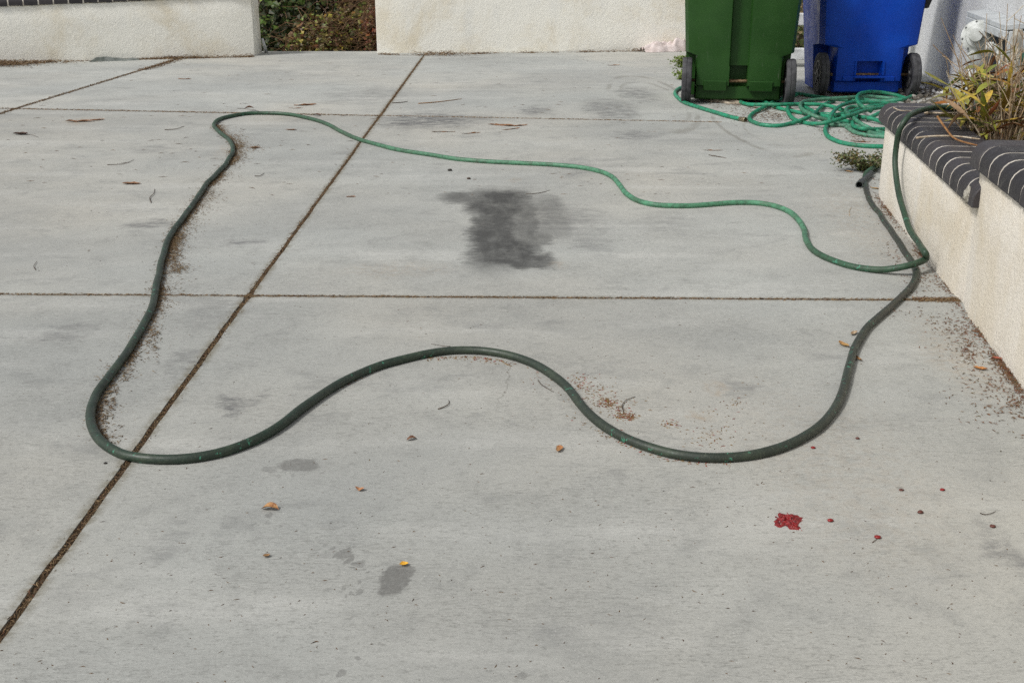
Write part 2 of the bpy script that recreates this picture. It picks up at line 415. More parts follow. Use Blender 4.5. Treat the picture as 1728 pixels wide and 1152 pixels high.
# ------------------------------------------------------------------ scattered litter made of real slivers
LITTER = {}
def sliver(key, x, y, z, L, W, ang, tilt=0.):
    LITTER.setdefault(key, []).append((x, y, z, L, W, ang, tilt))
def build_litter(name, key, m, label, parent=None):
    vs, fs = [], []
    for (x, y, z, L, W, a, tl) in LITTER[key]:
        i = len(vs); ca, sa = math.cos(a), math.sin(a); bend = random.uniform(-.18, .18) * L; dz = tl * L
        for (u, w, h) in ((-.5, 0, 0), (0, -.5, .2), (0, .5, .2), (.5, 0, 0), (0, 0, .75)):
            lx = u * L; ly = w * W + (bend if u == 0 else 0)
            vs.append((x + lx * ca - ly * sa, y + lx * sa + ly * ca, z + h * W + (u + .5) * dz))
        fs += [(i, i + 1, i + 4), (i, i + 4, i + 2), (i + 1, i + 3, i + 4), (i + 4, i + 3, i + 2)]
    me = bpy.data.meshes.new(name); me.from_pydata(vs, [], fs); me.materials.append(m)
    o = link(name, me, parent); setp(o, label, None if parent else "plant litter", kind="stuff")
    return o
BROWN = [(0, srgb(48, 36, 26)), (.25, srgb(84, 62, 42)), (.5, srgb(116, 96, 66)), (.75, srgb(74, 48, 36)), (.9, srgb(158, 136, 100)), (1, srgb(104, 62, 44))]
DARKB = [(0, srgb(40, 30, 24)), (.4, srgb(74, 52, 38)), (.7, srgb(96, 72, 44)), (1, srgb(60, 36, 28))]
REDB = [(0, srgb(66, 40, 28)), (.3, srgb(104, 60, 40)), (.55, srgb(88, 70, 44)), (.75, srgb(124, 74, 48)), (.9, srgb(92, 84, 52)), (1, srgb(56, 44, 30))]
TANB = [(0, srgb(78, 64, 44)), (.35, srgb(122, 104, 74)), (.7, srgb(100, 78, 54)), (1, srgb(72, 50, 36))]
M_BROWN = leafmat("brown_litter", BROWN, .8); M_DARKB = leafmat("dark_litter", DARKB, .8)
M_REDB = leafmat("russet_litter", REDB, .8); M_TANB = leafmat("tan_litter", TANB, .8)

def along(pts):
    """cumulative sampler over a polyline of ground points"""
    d = [0]
    for i in range(1, len(pts)): d.append(d[-1] + (pts[i] - pts[i - 1]).length)
    def f(s):
        s *= d[-1]
        for i in range(1, len(pts)):
            if s <= d[i]:
                k = (s - d[i - 1]) / max(1e-9, d[i] - d[i - 1]); t = (pts[i] - pts[i - 1]).normalized()
                return pts[i - 1].lerp(pts[i], k), t
        return pts[-1], (pts[-1] - pts[-2]).normalized()
    return f, d[-1]
def px_line(lst): return [P(*q) for q in lst]
def scatter_line(key, pts, count, spread, side=0., z=.001, L=(.006, .016), W=(.0012, .0026), clump=.0, seed=0, pile=.0, aligned=0.):
    f, tot = along(pts); k = 0; tries = 0
    while k < count and tries < count * 8:
        tries += 1
        s = random.random(); p, t = f(s)
        dens = .5 + .5 * noise.noise(Vector((s * tot * 5 + seed, seed * 1.3, 0))) * 2
        if clump and random.random() > max(.04, dens ** 2 if clump > .5 else dens): continue
        nrm = Vector((-t.y, t.x, 0)); o = abs(random.gauss(0, spread)) * side if side else random.gauss(0, spread)
        q = p + nrm * o
        zz = z + random.random() ** 2 * pile * math.exp(-abs(o) / max(1e-6, spread))
        a = math.atan2(t.y, t.x) + random.gauss(0, .35) if random.random() < aligned else random.uniform(0, 6.28)
        sliver(key, q.x, q.y, zz, random.uniform(*L), random.uniform(*W), a, random.uniform(-.1, .3) if pile else 0)
        k += 1
def scatter_blob(key, px, py, rx, ry, count, z=.001, L=(.006, .016), W=(.0012, .0028), pile=.0):
    for _ in range(count):
        q = P(px + random.gauss(0, rx), py + random.gauss(0, ry))
        sliver(key, q.x, q.y, z + random.random() * pile, random.uniform(*L), random.uniform(*W), random.uniform(0, 6.28), random.uniform(0, .3) if pile else 0)

# ------------------------------------------------------------------ bricks with a bullnose, walls
def nose_profile(depth, over, h, r, inset=0., nseg=5):
    pr = [(-depth, h - inset), (over - r - .004, h - inset), (over - r, h - inset)]
    for k in range(1, nseg + 1):
        a = math.pi / 2 * (1 - k / nseg)
        pr.append((over - r + math.cos(a) * (r - inset), h - r + math.sin(a) * (r - inset)))
    pr += [(over - inset, h - r - .004), (over - inset, inset), (-depth, inset)]
    return pr
def nose_mesh(name, depth, over, h, r, width, m, inset=0., wobble=0.):
    """profile in (y = outwards, z), extruded along x from -width/2 to width/2"""
    bm = bmesh.new(); pr = nose_profile(depth, over, h, r, inset)
    e = .0025 if not inset else 0
    secs = [(-width / 2, e), (-width / 2 + e, 0), (width / 2 - e, 0), (width / 2, e)] if e else [(-width / 2, 0), (width / 2, 0)]
    rings = []
    cy, cz = (over - depth) / 2, h / 2
    for x, ins in secs:
        ring = []
        for (y, z) in pr:
            ring.append(bm.verts.new((x, y - math.copysign(ins, y - cy), z - math.copysign(ins, z - cz))))
        rings.append(ring)
    k = len(pr)
    for i in range(len(rings) - 1):
        for j in range(k): bm.faces.new((rings[i][j], rings[i + 1][j], rings[i + 1][(j + 1) % k], rings[i][(j + 1) % k]))
    bm.faces.new(rings[0]); bm.faces.new(rings[-1][::-1])
    bmesh.ops.recalc_face_normals(bm, faces=bm.faces)
    me = bpy.data.meshes.new(name); bm.to_mesh(me); bm.free()
    for p in me.polygons: p.use_smooth = True
    me.materials.append(m)
    bm = bmesh.new(); bm.from_mesh(me)
    for ed in bm.edges: ed.smooth = not (len(ed.link_faces) == 2 and ed.calc_face_angle(0) > math.radians(28))
    bm.to_mesh(me); bm.free()
    return me
def wall_body(name, a, b, n, thick, z0, ztop, m, parent, base, step=.12, bev=.014, jit=.003, skew=0.):
    """stucco body between ground points a and b, outward normal n, thickness behind; ztop(s) gives the height"""
    bm = bmesh.new(); L = (b - a).length; d = (b - a) / L; k = max(2, int(L / step))
    for i in range(k + 1):
        pass
    rings = []
    for i in range(k + 1):
        s = L * i / k; zt = ztop(s); p = a + d * s
        e = bev if i in (0, k) else 0
        dd = d * 0
        def V(off, z):
            q = p + n * off - d * (off * skew if i == k else 0) + Vector((0, 0, z)); w = noise.noise_vector(q * 6) * jit
            return bm.verts.new(q + w - Vector(base))
        rings.append([V(-thick + bev - e, z0), V(-thick, z0) if False else V(-thick + e, zt - bev), V(-thick + bev, zt), V(-bev - e, zt), V(-bev * .3 - e * .6, zt - bev * .3), V(0 - e, zt - bev - e), V(0 - e, z0 + (zt - z0) * .66), V(0 - e, z0 + (zt - z0) * .33), V(0 - e, z0)])
    # round the ends: pull the end rings a little outwards
    c = len(rings[0])
    for i in range(k):
        for j in range(c): bm.faces.new((rings[i][j], rings[i][(j + 1) % c], rings[i + 1][(j + 1) % c], rings[i + 1][j]))
    bm.faces.new(rings[0][::-1]); bm.faces.new(rings[-1])
    bmesh.ops.recalc_face_normals(bm, faces=bm.faces)
    o = from_bm(name, bm, m, parent); sharp(o, 40); return o

UP = Vector((0, 0, 1))
# --- the stepped planter on the right
PA = P(1480, 330); PB = P(1728, 655); PD = (PB - PA).normalized(); PN = Vector((PD.y, -PD.x, 0))
if PN.x > 0: PN = -PN
def W(t, off, z): return PA + PD * t + PN * off + Vector((0, 0, z))
T_STEP, Z_LO, Z_HI, BR_H, DEP = 1.53, .302, .412, .072, .2
planter = empty("planter_wall", PA, "stepped cream stucco planter wall capped with dark bullnose bricks", "planter")
wall_body("stucco_wall", W(-.05, 0, 0), W(T_STEP, 0, 0), PN, DEP, 0, lambda s: Z_LO, M_PLANT, planter, PA)
wall_body("stucco_wall", W(T_STEP - .004, .004, 0), W(4.4, .004, 0), PN, DEP + .01, 0, lambda s: Z_HI, M_PLANT, planter, PA)
wall_body("stucco_wall", W(-.05, -DEP - .001, 0), W(-.05, -1.05, 0), -PD, DEP, 0, lambda s: Z_LO - .001, M_PLANT, planter, PA)
me_brick = nose_mesh("brick", DEP - .012, .014, BR_H, .05, .096, M_BRICK)
angW = math.atan2(PD.y, PD.x)
def place_brick(name, me, t, off, z, ang, jit=.0015):
    o = link(name, me, planter)
    o.location = W(t, off, z) - PA + Vector((0, 0, random.uniform(-jit, jit) * .5))
    o.rotation_euler = (random.uniform(-.004, .004), random.uniform(-.004, .004), ang + random.uniform(-.006, .006)); return o
# a brick's outward axis is local +y: turn it so that +y points along PN
ang_n = math.atan2(PN.y, PN.x) - math.pi / 2
pitch = .1035
k = 0
t = -.022
while t < T_STEP + .02:
    place_brick("brick", me_brick, t, random.uniform(-.001, .001), Z_LO, ang_n); t += pitch
t_end = t - pitch / 2
t = T_STEP + .025
t0_hi = t - pitch / 2
while t < 4.3:
    place_brick("brick", me_brick, t, .004 + random.uniform(-.001, .001), Z_HI, ang_n); t += pitch
ang_f = math.atan2(-PD.y, -PD.x) - math.pi / 2
off = -DEP - .048
while off > -1.0:
    place_brick("brick", me_brick, -.055, off, Z_LO, ang_f); off -= pitch
def bed(t0, t1, off, z, ang, along_t=True):
    me = nose_mesh("mortar_bed", DEP - .014, .0134, BR_H - .0005, .050, abs(t1 - t0), M_MORTAR, .0014)
    o = link("mortar_bed", me, planter)
    o.location = (W((t0 + t1) / 2, off, z) if along_t else W(off, (t0 + t1) / 2, z)) - PA + Vector((0, 0, .0006)); o.rotation_euler = (0, 0, ang)
bed(-.068, T_STEP + .01, 0, Z_LO, ang_n); bed(T_STEP - .022, 4.3, .004, Z_HI, ang_n); bed(-DEP - .002, -1.0, -.055, Z_LO, ang_f, False)
# broken lump of mortar where the lower course runs into the higher block
bm = bmesh.new(); bmesh.ops.create_icosphere(bm, subdivisions=3, radius=1)
for v in bm.verts:
    v.co *= 1 + .45 * noise.noise(v.co * 2.3) + .2 * noise.noise(v.co * 7)
    v.co = Vector((v.co.x * .013, v.co.y * .013, v.co.z * .024))
o = from_bm("mortar_lump", bm, simple("rough_mortar", srgb(172, 168, 156), srgb(120, 116, 104), 60, .95, .8, 300), planter)
o.location = W(T_STEP - .016, .012, Z_LO + .022) - PA
# --- soil inside the planter
bm = bmesh.new(); nx, ny = 12, 40; grid = []
for j in range(ny + 1):
    row = []
    for i in range(nx + 1):
        t = .135 + (4.2 - .135) * j / ny; off = -DEP + .015 - .85 * i / nx
        q = W(t, off, .315 + .02 * noise.noise(Vector((t * 5, off * 5, 0))) + (0.06 if t > T_STEP + .1 else 0)); row.append(bm.verts.new(q))
    grid.append(row)
for j in range(ny):
    for i in range(nx): bm.faces.new((grid[j][i], grid[j][i + 1], grid[j + 1][i + 1], grid[j + 1][i]))
setp(from_bm("planter_soil", bm, M_SOIL), "dry brown soil inside the planter", "soil", kind="structure")

# --- house wall on the right
HA, HB = P(1575, 138), P(1613, 168); HD = (HB - HA).normalized(); HN = Vector((HD.y, -HD.x, 0))
if HN.x > 0: HN = -HN
def HW(s, off, z): return HB + HD * s + HN * off + Vector((0, 0, z))
hw = empty("house_wall", HB, "tall white stucco house wall beside the bins and planter", "wall")
wall_body("stucco_wall", HW(-5, 0, 0), HW(7.5, 0, 0), HN, .25, -.02, lambda s: 2.7, M_HOUSE, hw, HB, step=.4, jit=.004)

# --- low walls along the back
def low_wall(label, a, b, thick, zt, coping, skew=0.):
    n = Vector(((b - a).y, -(b - a).x, 0)).normalized()
    if n.y > 0: n = -n
    e = empty("garden_wall", a, label, "wall")
    L = (b - a).length; d = (b - a) / L
    wall_body("stucco_wall", a, b, n, thick, -.02, zt, M_WALL, e, a, step=.15, jit=.006, skew=skew)
    if coping:
        ang = math.atan2(n.y, n.x) - math.pi / 2
        me = nose_mesh("brick", thick * .6, .012, .07, .045, .105, M_BRICK)
        s = .06; k = 0
        rows = []
        while s < L - .05:
            o = link("brick", me, e); o.location = d * s + Vector((0, 0, zt(s) + random.uniform(-.001, .002))); o.rotation_euler = (0, 0, ang + random.uniform(-.01, .01)); s += .116
        me2 = nose_mesh("mortar_bed", thick * .6 - .004, .0095, .068, .043, L - .02, M_MORTAR, .001)
        o = link("mortar_bed", me2, e); sl = math.atan2(zt(L) - zt(0), L)
        o.location = d * (L / 2) + Vector((0, 0, zt(L / 2))); o.rotation_euler = (0, -sl, ang)
        if math.cos(ang) * d.x + math.sin(ang) * d.y < 0: o.rotation_euler = (0, sl, ang)
    return e, d, n
wl0, wl1 = P(0, 108), P(429, 95)
dl = (wl1 - wl0).normalized(); wls = wl0 - dl * 2.2
low_wall("cream stucco wall with dark brick coping left of the shrub gap", wls, wl1, .27, lambda s: .452 + (s - 2.2) * .0255, True, .36)
wr0, wr1 = P(637, 90.5), P(1150, 84.5)
dr = (wr1 - wr0).normalized()
low_wall("plain cream stucco wall behind the green bin, right of the shrub gap", wr0, wr0 + dr * 3.45, .3, lambda s: .66, False)

# ------------------------------------------------------------------ hoses
def hose_material(name, ramp_stops, scuff, scuff_thr=.66):
    n = N(name); w = n.attr("wear")
    col = n.ramp(w, ramp_stops)
    col = n.mix(n.mr(n.noise(n.pos, 34, 5, .75), .42, .62, 0, .5), col, srgb(40, 46, 38))
    col = n.mix(n.mr(n.noise(n.pos, 11, 4, .7), .5, .68, 0, .35), col, srgb(74, 88, 68))
    col = n.mix(n.mr(n.noise(n.pos, 190, 4, .8), .52, .68, 0, .4), col, srgb(96, 102, 84))
    col = n.mix(n.mr(n.noise(n.pos, 150, 4, .8), .26, .44, .5, 0), col, srgb(30, 34, 28))
    sc = n.math('MULTIPLY', n.mr(n.noise(n.pos, 52, 4, .75), scuff_thr, scuff_thr + .05), n.mr(n.noise(n.pos, 5, 2), .44, .56))
    col = n.mix(sc, col, scuff)
    return n.done(col, n.mr(n.noise(n.pos, 30, 3), .3, .7, .42, .62), n.bump(n.noise(n.pos, 240, 3), .25, .002), .45)
HOSE_R = .0106
LOOP = [
 # out from behind the planter, round the bend and forward
 (1505, 262, .0), (1492, 272, .0), (1479, 281, .004), (1468, 287, .012), (1461, 293, .010), (1459, 303, .002), (1461, 317, 0), (1468, 339, 0), (1486, 363, 0), (1506, 393, 0), (1529, 427, 0), (1542, 447, 0), (1546, 463, 0), (1541, 478, 0),
 (1526, 497, 0), (1505, 516, 0), (1480, 537, 0), (1463, 553, 0), (1447, 576, 0), (1435, 609, 0), (1426, 644, 0), (1416, 676, 0), (1401, 700, 0), (1380, 721, 0), (1348, 741, 0), (1314, 756, 0), (1279, 766, 0), (1244, 771, 0), (1207, 772, 0),
 (1169, 770, 0), (1132, 764.5, 0), (1094, 754, 0), (1055, 739, 0), (1022, 721.5, 0), (999.7, 703.6, 0), (977, 678, 0), (957.6, 653, 0), (935, 634, 0), (906, 616, 0), (873, 603, 0), (841, 595.5, 0), (802, 591, 0), (763, 591, 0), (724, 596, 0),
 (680, 606, 0), (638, 618, 0), (605, 630.7, 0), (573, 647, 0), (540, 668, 0), (508, 692, 0), (476, 716, 0), (443, 736, 0), (408, 752, 0), (366, 765, 0), (320, 773, 0), (281, 775, 0), (246, 773, 0), (213, 768.4, 0), (184, 755.5, 0), (165, 739, 0),
 (155, 717, 0), (153.5, 694, 0), (162, 668, 0), (179, 642, 0), (204, 609, 0), (226, 574, 0), (243, 545, 0), (257, 516, 0), (263, 488, 0), (268.5, 458, 0), (275, 432, 0), (281.5, 410, 0), (294, 387, 0), (314, 361, 0), (330, 338, 0), (350, 309, 0),
 (372, 287, 0), (388, 266, 0), (393, 249, 0), (385, 235, 0), (369, 222, 0), (361, 210.5, 0), (371, 201, 0), (392, 195.5, 0), (419, 191.5, 0), (453, 191, 0), (485, 192.7, 0), (511, 197.5, 0), (544, 206, 0), (576, 222, 0), (605, 235, 0), (640, 245, 0),
 (672, 253, 0), (724, 261, 0), (775, 269, 0), (827, 273, 0), (879, 275.5, 0), (931, 278, 0), (976, 282, 0), (1009, 288.4, 0), (1031, 297, 0), (1045, 312, 0), (1060, 329, 0), (1080, 340, 0), (1105, 346, 0), (1150, 347.5, 0), (1200, 345, 0),
 (1240, 342, 0), (1275, 342.5, 0), (1305, 347, 0), (1330, 356, 0), (1347, 370, 0), (1355, 385, 0), (1360, 403, 0), (1371, 420, 0), (1390, 433, 0), (1414, 442.5, 0), (1445, 451, 0), (1486, 455.5, .004), (1526, 450, .022), (1553, 442, .034), (1564, 436, .034)]
pts = [P(x, y, HOSE_R + z) for x, y, z in LOOP]
# up the planter face and over its cap: (px, py, distance in front of the wall face)
for (x, y, o_) in [(1563, 428, .045), (1550, 410, .040), (1533, 382, .034), (1520, 339, .034), (1513, 303, .034), (1510.5, 268, .036), (1513.5, 240, .036), (1520, 216, .034), (1531, 200, .012)]:
    pts.append(on_plane(x, y, PA, PN, o_))
ztop = Z_LO + BR_H + HOSE_R
pts += [P(1545, 190, ztop + .012), P(1562, 184.5, ztop + .012), P(1582, 181.5, ztop + .010), P(1604, 181.5, ztop + .006), P(1628, 184, ztop + .002), P(1655, 188, ztop - .02)]
path = smooth_path(catmull(pts, .012), 3)
path = [q + Vector((noise.noise(q * 7), noise.noise(q * 7 + Vector((9, 0, 0))), 0)) * .0035 for q in path]
bm = bmesh.new(); lay = bm.verts.layers.float.new("wear")
n_ = len(path); d_ = [0.]
for i in range(1, n_): d_.append(d_[-1] + (path[i] - path[i - 1]).length)
key_pts = [(0, .95), (.03, .5), (.05, .0), (.16, .03), (.3, .16), (.48, .16), (.55, .3), (.60, .42), (.66, .55), (.72, .75), (.80, .92), (.86, .85), (.885, .55), (.91, .28), (.94, .30), (1, .34)]
vals = []
for i in range(n_):
    s = d_[i] / d_[-1]; v = key_pts[-1][1]
    for (a, x), (b, y) in zip(key_pts, key_pts[1:]):
        if a <= s <= b: v = x + (y - x) * (s - a) / (b - a); break
    vals.append(min(1, max(0, v + noise.noise(path[i] * 4) * .08)))
tube(bm, path, HOSE_R, 14, True, lay, vals)
M_LOOP = hose_material("aged_green_rubber", [(0, srgb(52, 52, 47)), (.18, srgb(36, 54, 42)), (.36, srgb(40, 70, 50)), (.6, srgb(62, 98, 74)), (.85, srgb(82, 138, 106)), (1, srgb(70, 140, 105))], srgb(66, 132, 106), .60)
loop_hose = from_bm("garden_hose", bm, M_LOOP)
setp(loop_hose, "long dark green hose in a wide wavy loop on the driveway, ending over the planter", "hose")
LOOP_PATH = path

COIL_R = .0118
M_COIL = hose_material("bright_green_rubber", [(0, srgb(92, 138, 114)), (.5, srgb(46, 138, 106)), (1, srgb(32, 142, 106))], srgb(120, 170, 140), .70)
STRANDS = [  # wear value, list of (px, py, height above the ground)
 (.9, [(1251, 201.5, 0), (1230, 196.5, 0), (1208, 190, 0), (1180, 181.5, 0), (1156, 173.5, 0), (1144, 165, 0), (1139, 158, 0), (1142, 152, 0), (1153, 147.5, 0), (1180, 146, 0), (1230, 149, 0), (1290, 153, 0), (1345, 158, 0), (1375, 163, 0), (1405, 167, 0), (1440, 170, 0)]),
 (1., [(1235, 160, 0), (1243, 167, 0), (1252, 173.5, 0), (1264, 176.5, .004), (1290, 176.7, .016), (1320, 176.5, .020), (1346, 176, .012), (1370, 176, .016), (1392, 177.5, .010), (1408, 181, .004), (1425, 187, .0), (1445, 190, 0)]),
 (.75, [(1345, 160, 0), (1322, 166, 0), (1306, 172, 0), (1289, 181.5, .006), (1274, 189, 0), (1266, 196, 0), (1265, 201.5, 0), (1273, 207, 0), (1290, 211.5, 0), (1312, 212.5, 0), (1332, 209, 0), (1351, 203.5, .012), (1366, 197, .022), (1377, 189, .022), (1386, 181, .006), (1394, 175, 0), (1408, 170, 0)]),
 (.95, [(1280, 166, 0), (1289, 171, 0), (1302, 178, 0), (1317, 183.5, 0), (1335, 187.5, 0), (1352, 190.5, 0), (1370, 193, 0), (1390, 192.5, 0), (1412, 194, 0), (1430, 190, 0), (1447, 186, 0), (1470, 183, 0)]),
 (.95, [(1332, 174, 0), (1329.5, 181, 0), (1329.5, 188, .012), (1334, 196, .006), (1342, 202.5, 0), (1352, 206, 0), (1364, 208.5, 0), (1378, 209, .010), (1392, 207.5, .020), (1406, 204, .028), (1424, 198.5, .034), (1440, 193, .036), (1456, 187.5, .034), (1475, 183.5, .028), (1496, 180.5, .02), (1520, 180, .01)]),
 (.15, [(1530, 170, 0), (1500, 166, .0), (1470, 163, .006), (1440, 164.5, .018), (1405, 166.5, .022), (1372, 169, .022), (1356, 172, .022), (1350.5, 178, .030), (1354, 185, .034), (1366, 192, .036), (1382, 199, .024), (1397, 203.5, .008), (1412, 207.5, .0), (1426, 211.5, 0), (1440, 213, 0), (1460, 214, 0)]),
 (.8, [(1510, 247, 0), (1490, 247.5, 0), (1468, 247, 0), (1443, 245, 0), (1419, 240.5, 0), (1402, 233.5, 0), (1394, 226, 0), (1393, 217, .0), (1396.5, 209, .006), (1401, 198, .036), (1408, 187, .036), (1418, 179, .030), (1430, 175, .026), (1446, 172.5, .020), (1466, 173, .014), (1490, 174, .008), (1515, 176, 0)]),
 (.95, [(1470, 188, .02), (1458, 181.5, .046), (1450, 175, .046), (1446, 168, .044), (1448.5, 160.5, .040), (1458, 156.3, .034), (1475, 155.2, .026), (1495, 157, .018), (1513, 161, .008), (1527, 166, .0), (1538, 172, 0)]),
 (.5, [(1546, 158, 0), (1538, 162.5, 0), (1526, 166.8, .020), (1512, 169.5, .010), (1492, 171, 0), (1470, 170, 0), (1455, 168, 0), (1440, 171, 0)]),
 (.3, [(1476, 182, .012), (1458, 181, .014), (1442, 180, .012), (1431, 182, .012), (1427.5, 187, .012), (1432, 193, .012), (1440, 199, .020), (1447, 205, .022), (1455, 210.5, .012), (1464, 215, .0), (1478, 221, 0), (1500, 228, 0)]),
 (1., [(1452, 197, 0), (1442, 203, 0), (1438.5, 209.5, .006), (1444, 215, .014), (1456, 217.5, .018), (1474, 218.5, .010), (1492, 218, .004), (1515, 216, 0)]),
 (.8, [(1420, 196, 0), (1437, 195.5, .0), (1452, 197.5, .010), (1466, 199.5, .014), (1480, 203, .010), (1496, 208, .004), (1515, 212, 0)]),
 (.1, [(1428, 214, 0), (1438, 221, 0), (1450, 226, 0), (1466, 229, 0), (1490, 231, 0), (1510, 232, 0)]),
 (.15, [(1398, 211, 0), (1415, 211.5, 0), (1432, 213.5, 0), (1446, 217, .0), (1462, 222, 0), (1478, 226, 0), (1500, 231, 0)]),
 (1., [(1440, 207, 0), (1425, 204, 0), (1412, 202, 0), (1400, 198, 0), (1386, 195, 0), (1372, 188, 0), (1362, 183, 0), (1352, 180, 0)]),
 (.9, [(1462, 201, .0), (1474, 196, .016), (1486, 190, .020), (1500, 186, .01), (1516, 184, 0)]),
 (.9, [(1410, 194, .004), (1424, 192, .004), (1438, 188, .010), (1452, 184, .010), (1470, 179, .006), (1490, 178, 0)]),
]
coil_base = P(1400, 200)
coil = empty("coiled_hose", coil_base, "tangled heap of bright green garden hose in front of the bins", "hose")
bm = bmesh.new(); lay = bm.verts.layers.float.new("wear")
for wv, lst in STRANDS:
    pth = smooth_path(catmull([P(x, y, COIL_R + z) for x, y, z in lst], .012), 3)
    tube(bm, pth, COIL_R, 10, True, lay, [min(1, max(0, wv + noise.noise(q * 5) * .25)) for q in pth])
from_bm("hose_tube", bm, M_COIL, coil, True, coil_base)
# brass coupling at its free end
a, b = P(1243, 199.8, COIL_R), P(1262, 203.5, COIL_R); dirv = (b - a).normalized()
M_BRASS = simple("tarnished_metal", srgb(150, 140, 118), srgb(104, 92, 70), 90, .45, .1, 300, .5, .7)
bm = bmesh.new()
lathe(bm, [(.0122, 0), (.0135, .004), (.0135, .022), (.0150, .024), (.0165, .028), (.0165, .046), (.0150, .050), (.0105, .050), (.0100, .036)], 16, axis_matrix(a + dirv * .028 - coil_base, dirv))
sharp(from_bm("hose_coupling", bm, M_BRASS, coil), 40)
# the open end of a dark pipe in the weeds by the planter corner
bm = bmesh.new(); a, b = P(1470, 292, .016), P(1450, 312, .014); dv = (b - a).normalized(); L = (b - a).length
lathe(bm, [(.012, 0), (.0125, L * .75), (.016, L * .76), (.0165, L), (.0125, L), (.0118, L * .82)], 16, axis_matrix(Vector((0, 0, .016)), dv))
o = from_bm("pipe_end", bm, simple("grey_plastic", srgb(70, 74, 74), srgb(52, 56, 54), 40, .5)); o.location = Vector((a.x, a.y, 0))
setp(sharp(o, 40), "short dark pipe with an open end poking out of the weed at the planter corner", "pipe")

# ------------------------------------------------------------------ wheeled bins
M_TYRE = simple("dusty_rubber", srgb(74, 74, 76), srgb(54, 54, 56), 25, .8, .4, 200)
M_RIM = simple("black_plastic", srgb(34, 34, 36), srgb(26, 26, 28), 30, .5)
M_STEEL = simple("rusty_steel", srgb(150, 128, 98), srgb(98, 72, 50), 80, .5, .2, 200, .5, .6)
def plastic(name, c1, c2, dust=.3):
    n = N(name); o = n.new("ShaderNodeTexCoord").outputs['Object']
    col = n.mix(n.mr(n.noise(o, 3.5, 5, .6), .35, .7), c1, c2)
    col = n.mix(n.mr(n.noise(n.scaled(o, (30, 30, 4)), 1.6, 4, .7), .62, .8, 0, dust), col, srgb(150, 150, 140))
    col = n.mix(n.mr(n.noise(o, 260, 2), .68, .76, 0, dust), col, srgb(140, 136, 124))
    return n.done(col, n.mr(n.noise(o, 8, 3), .3, .7, .38, .56), n.bump(n.noise(o, 320, 2), .12, .001), .28)
M_GREEN = plastic("green_bin_plastic", srgb(31, 66, 22), srgb(39, 75, 28))
M_BLUE = plastic("blue_bin_plastic", srgb(2, 58, 160), srgb(4, 68, 174), .14)
M_BLACK = plastic("black_bin_plastic", srgb(44, 42, 43), srgb(56, 54, 54))

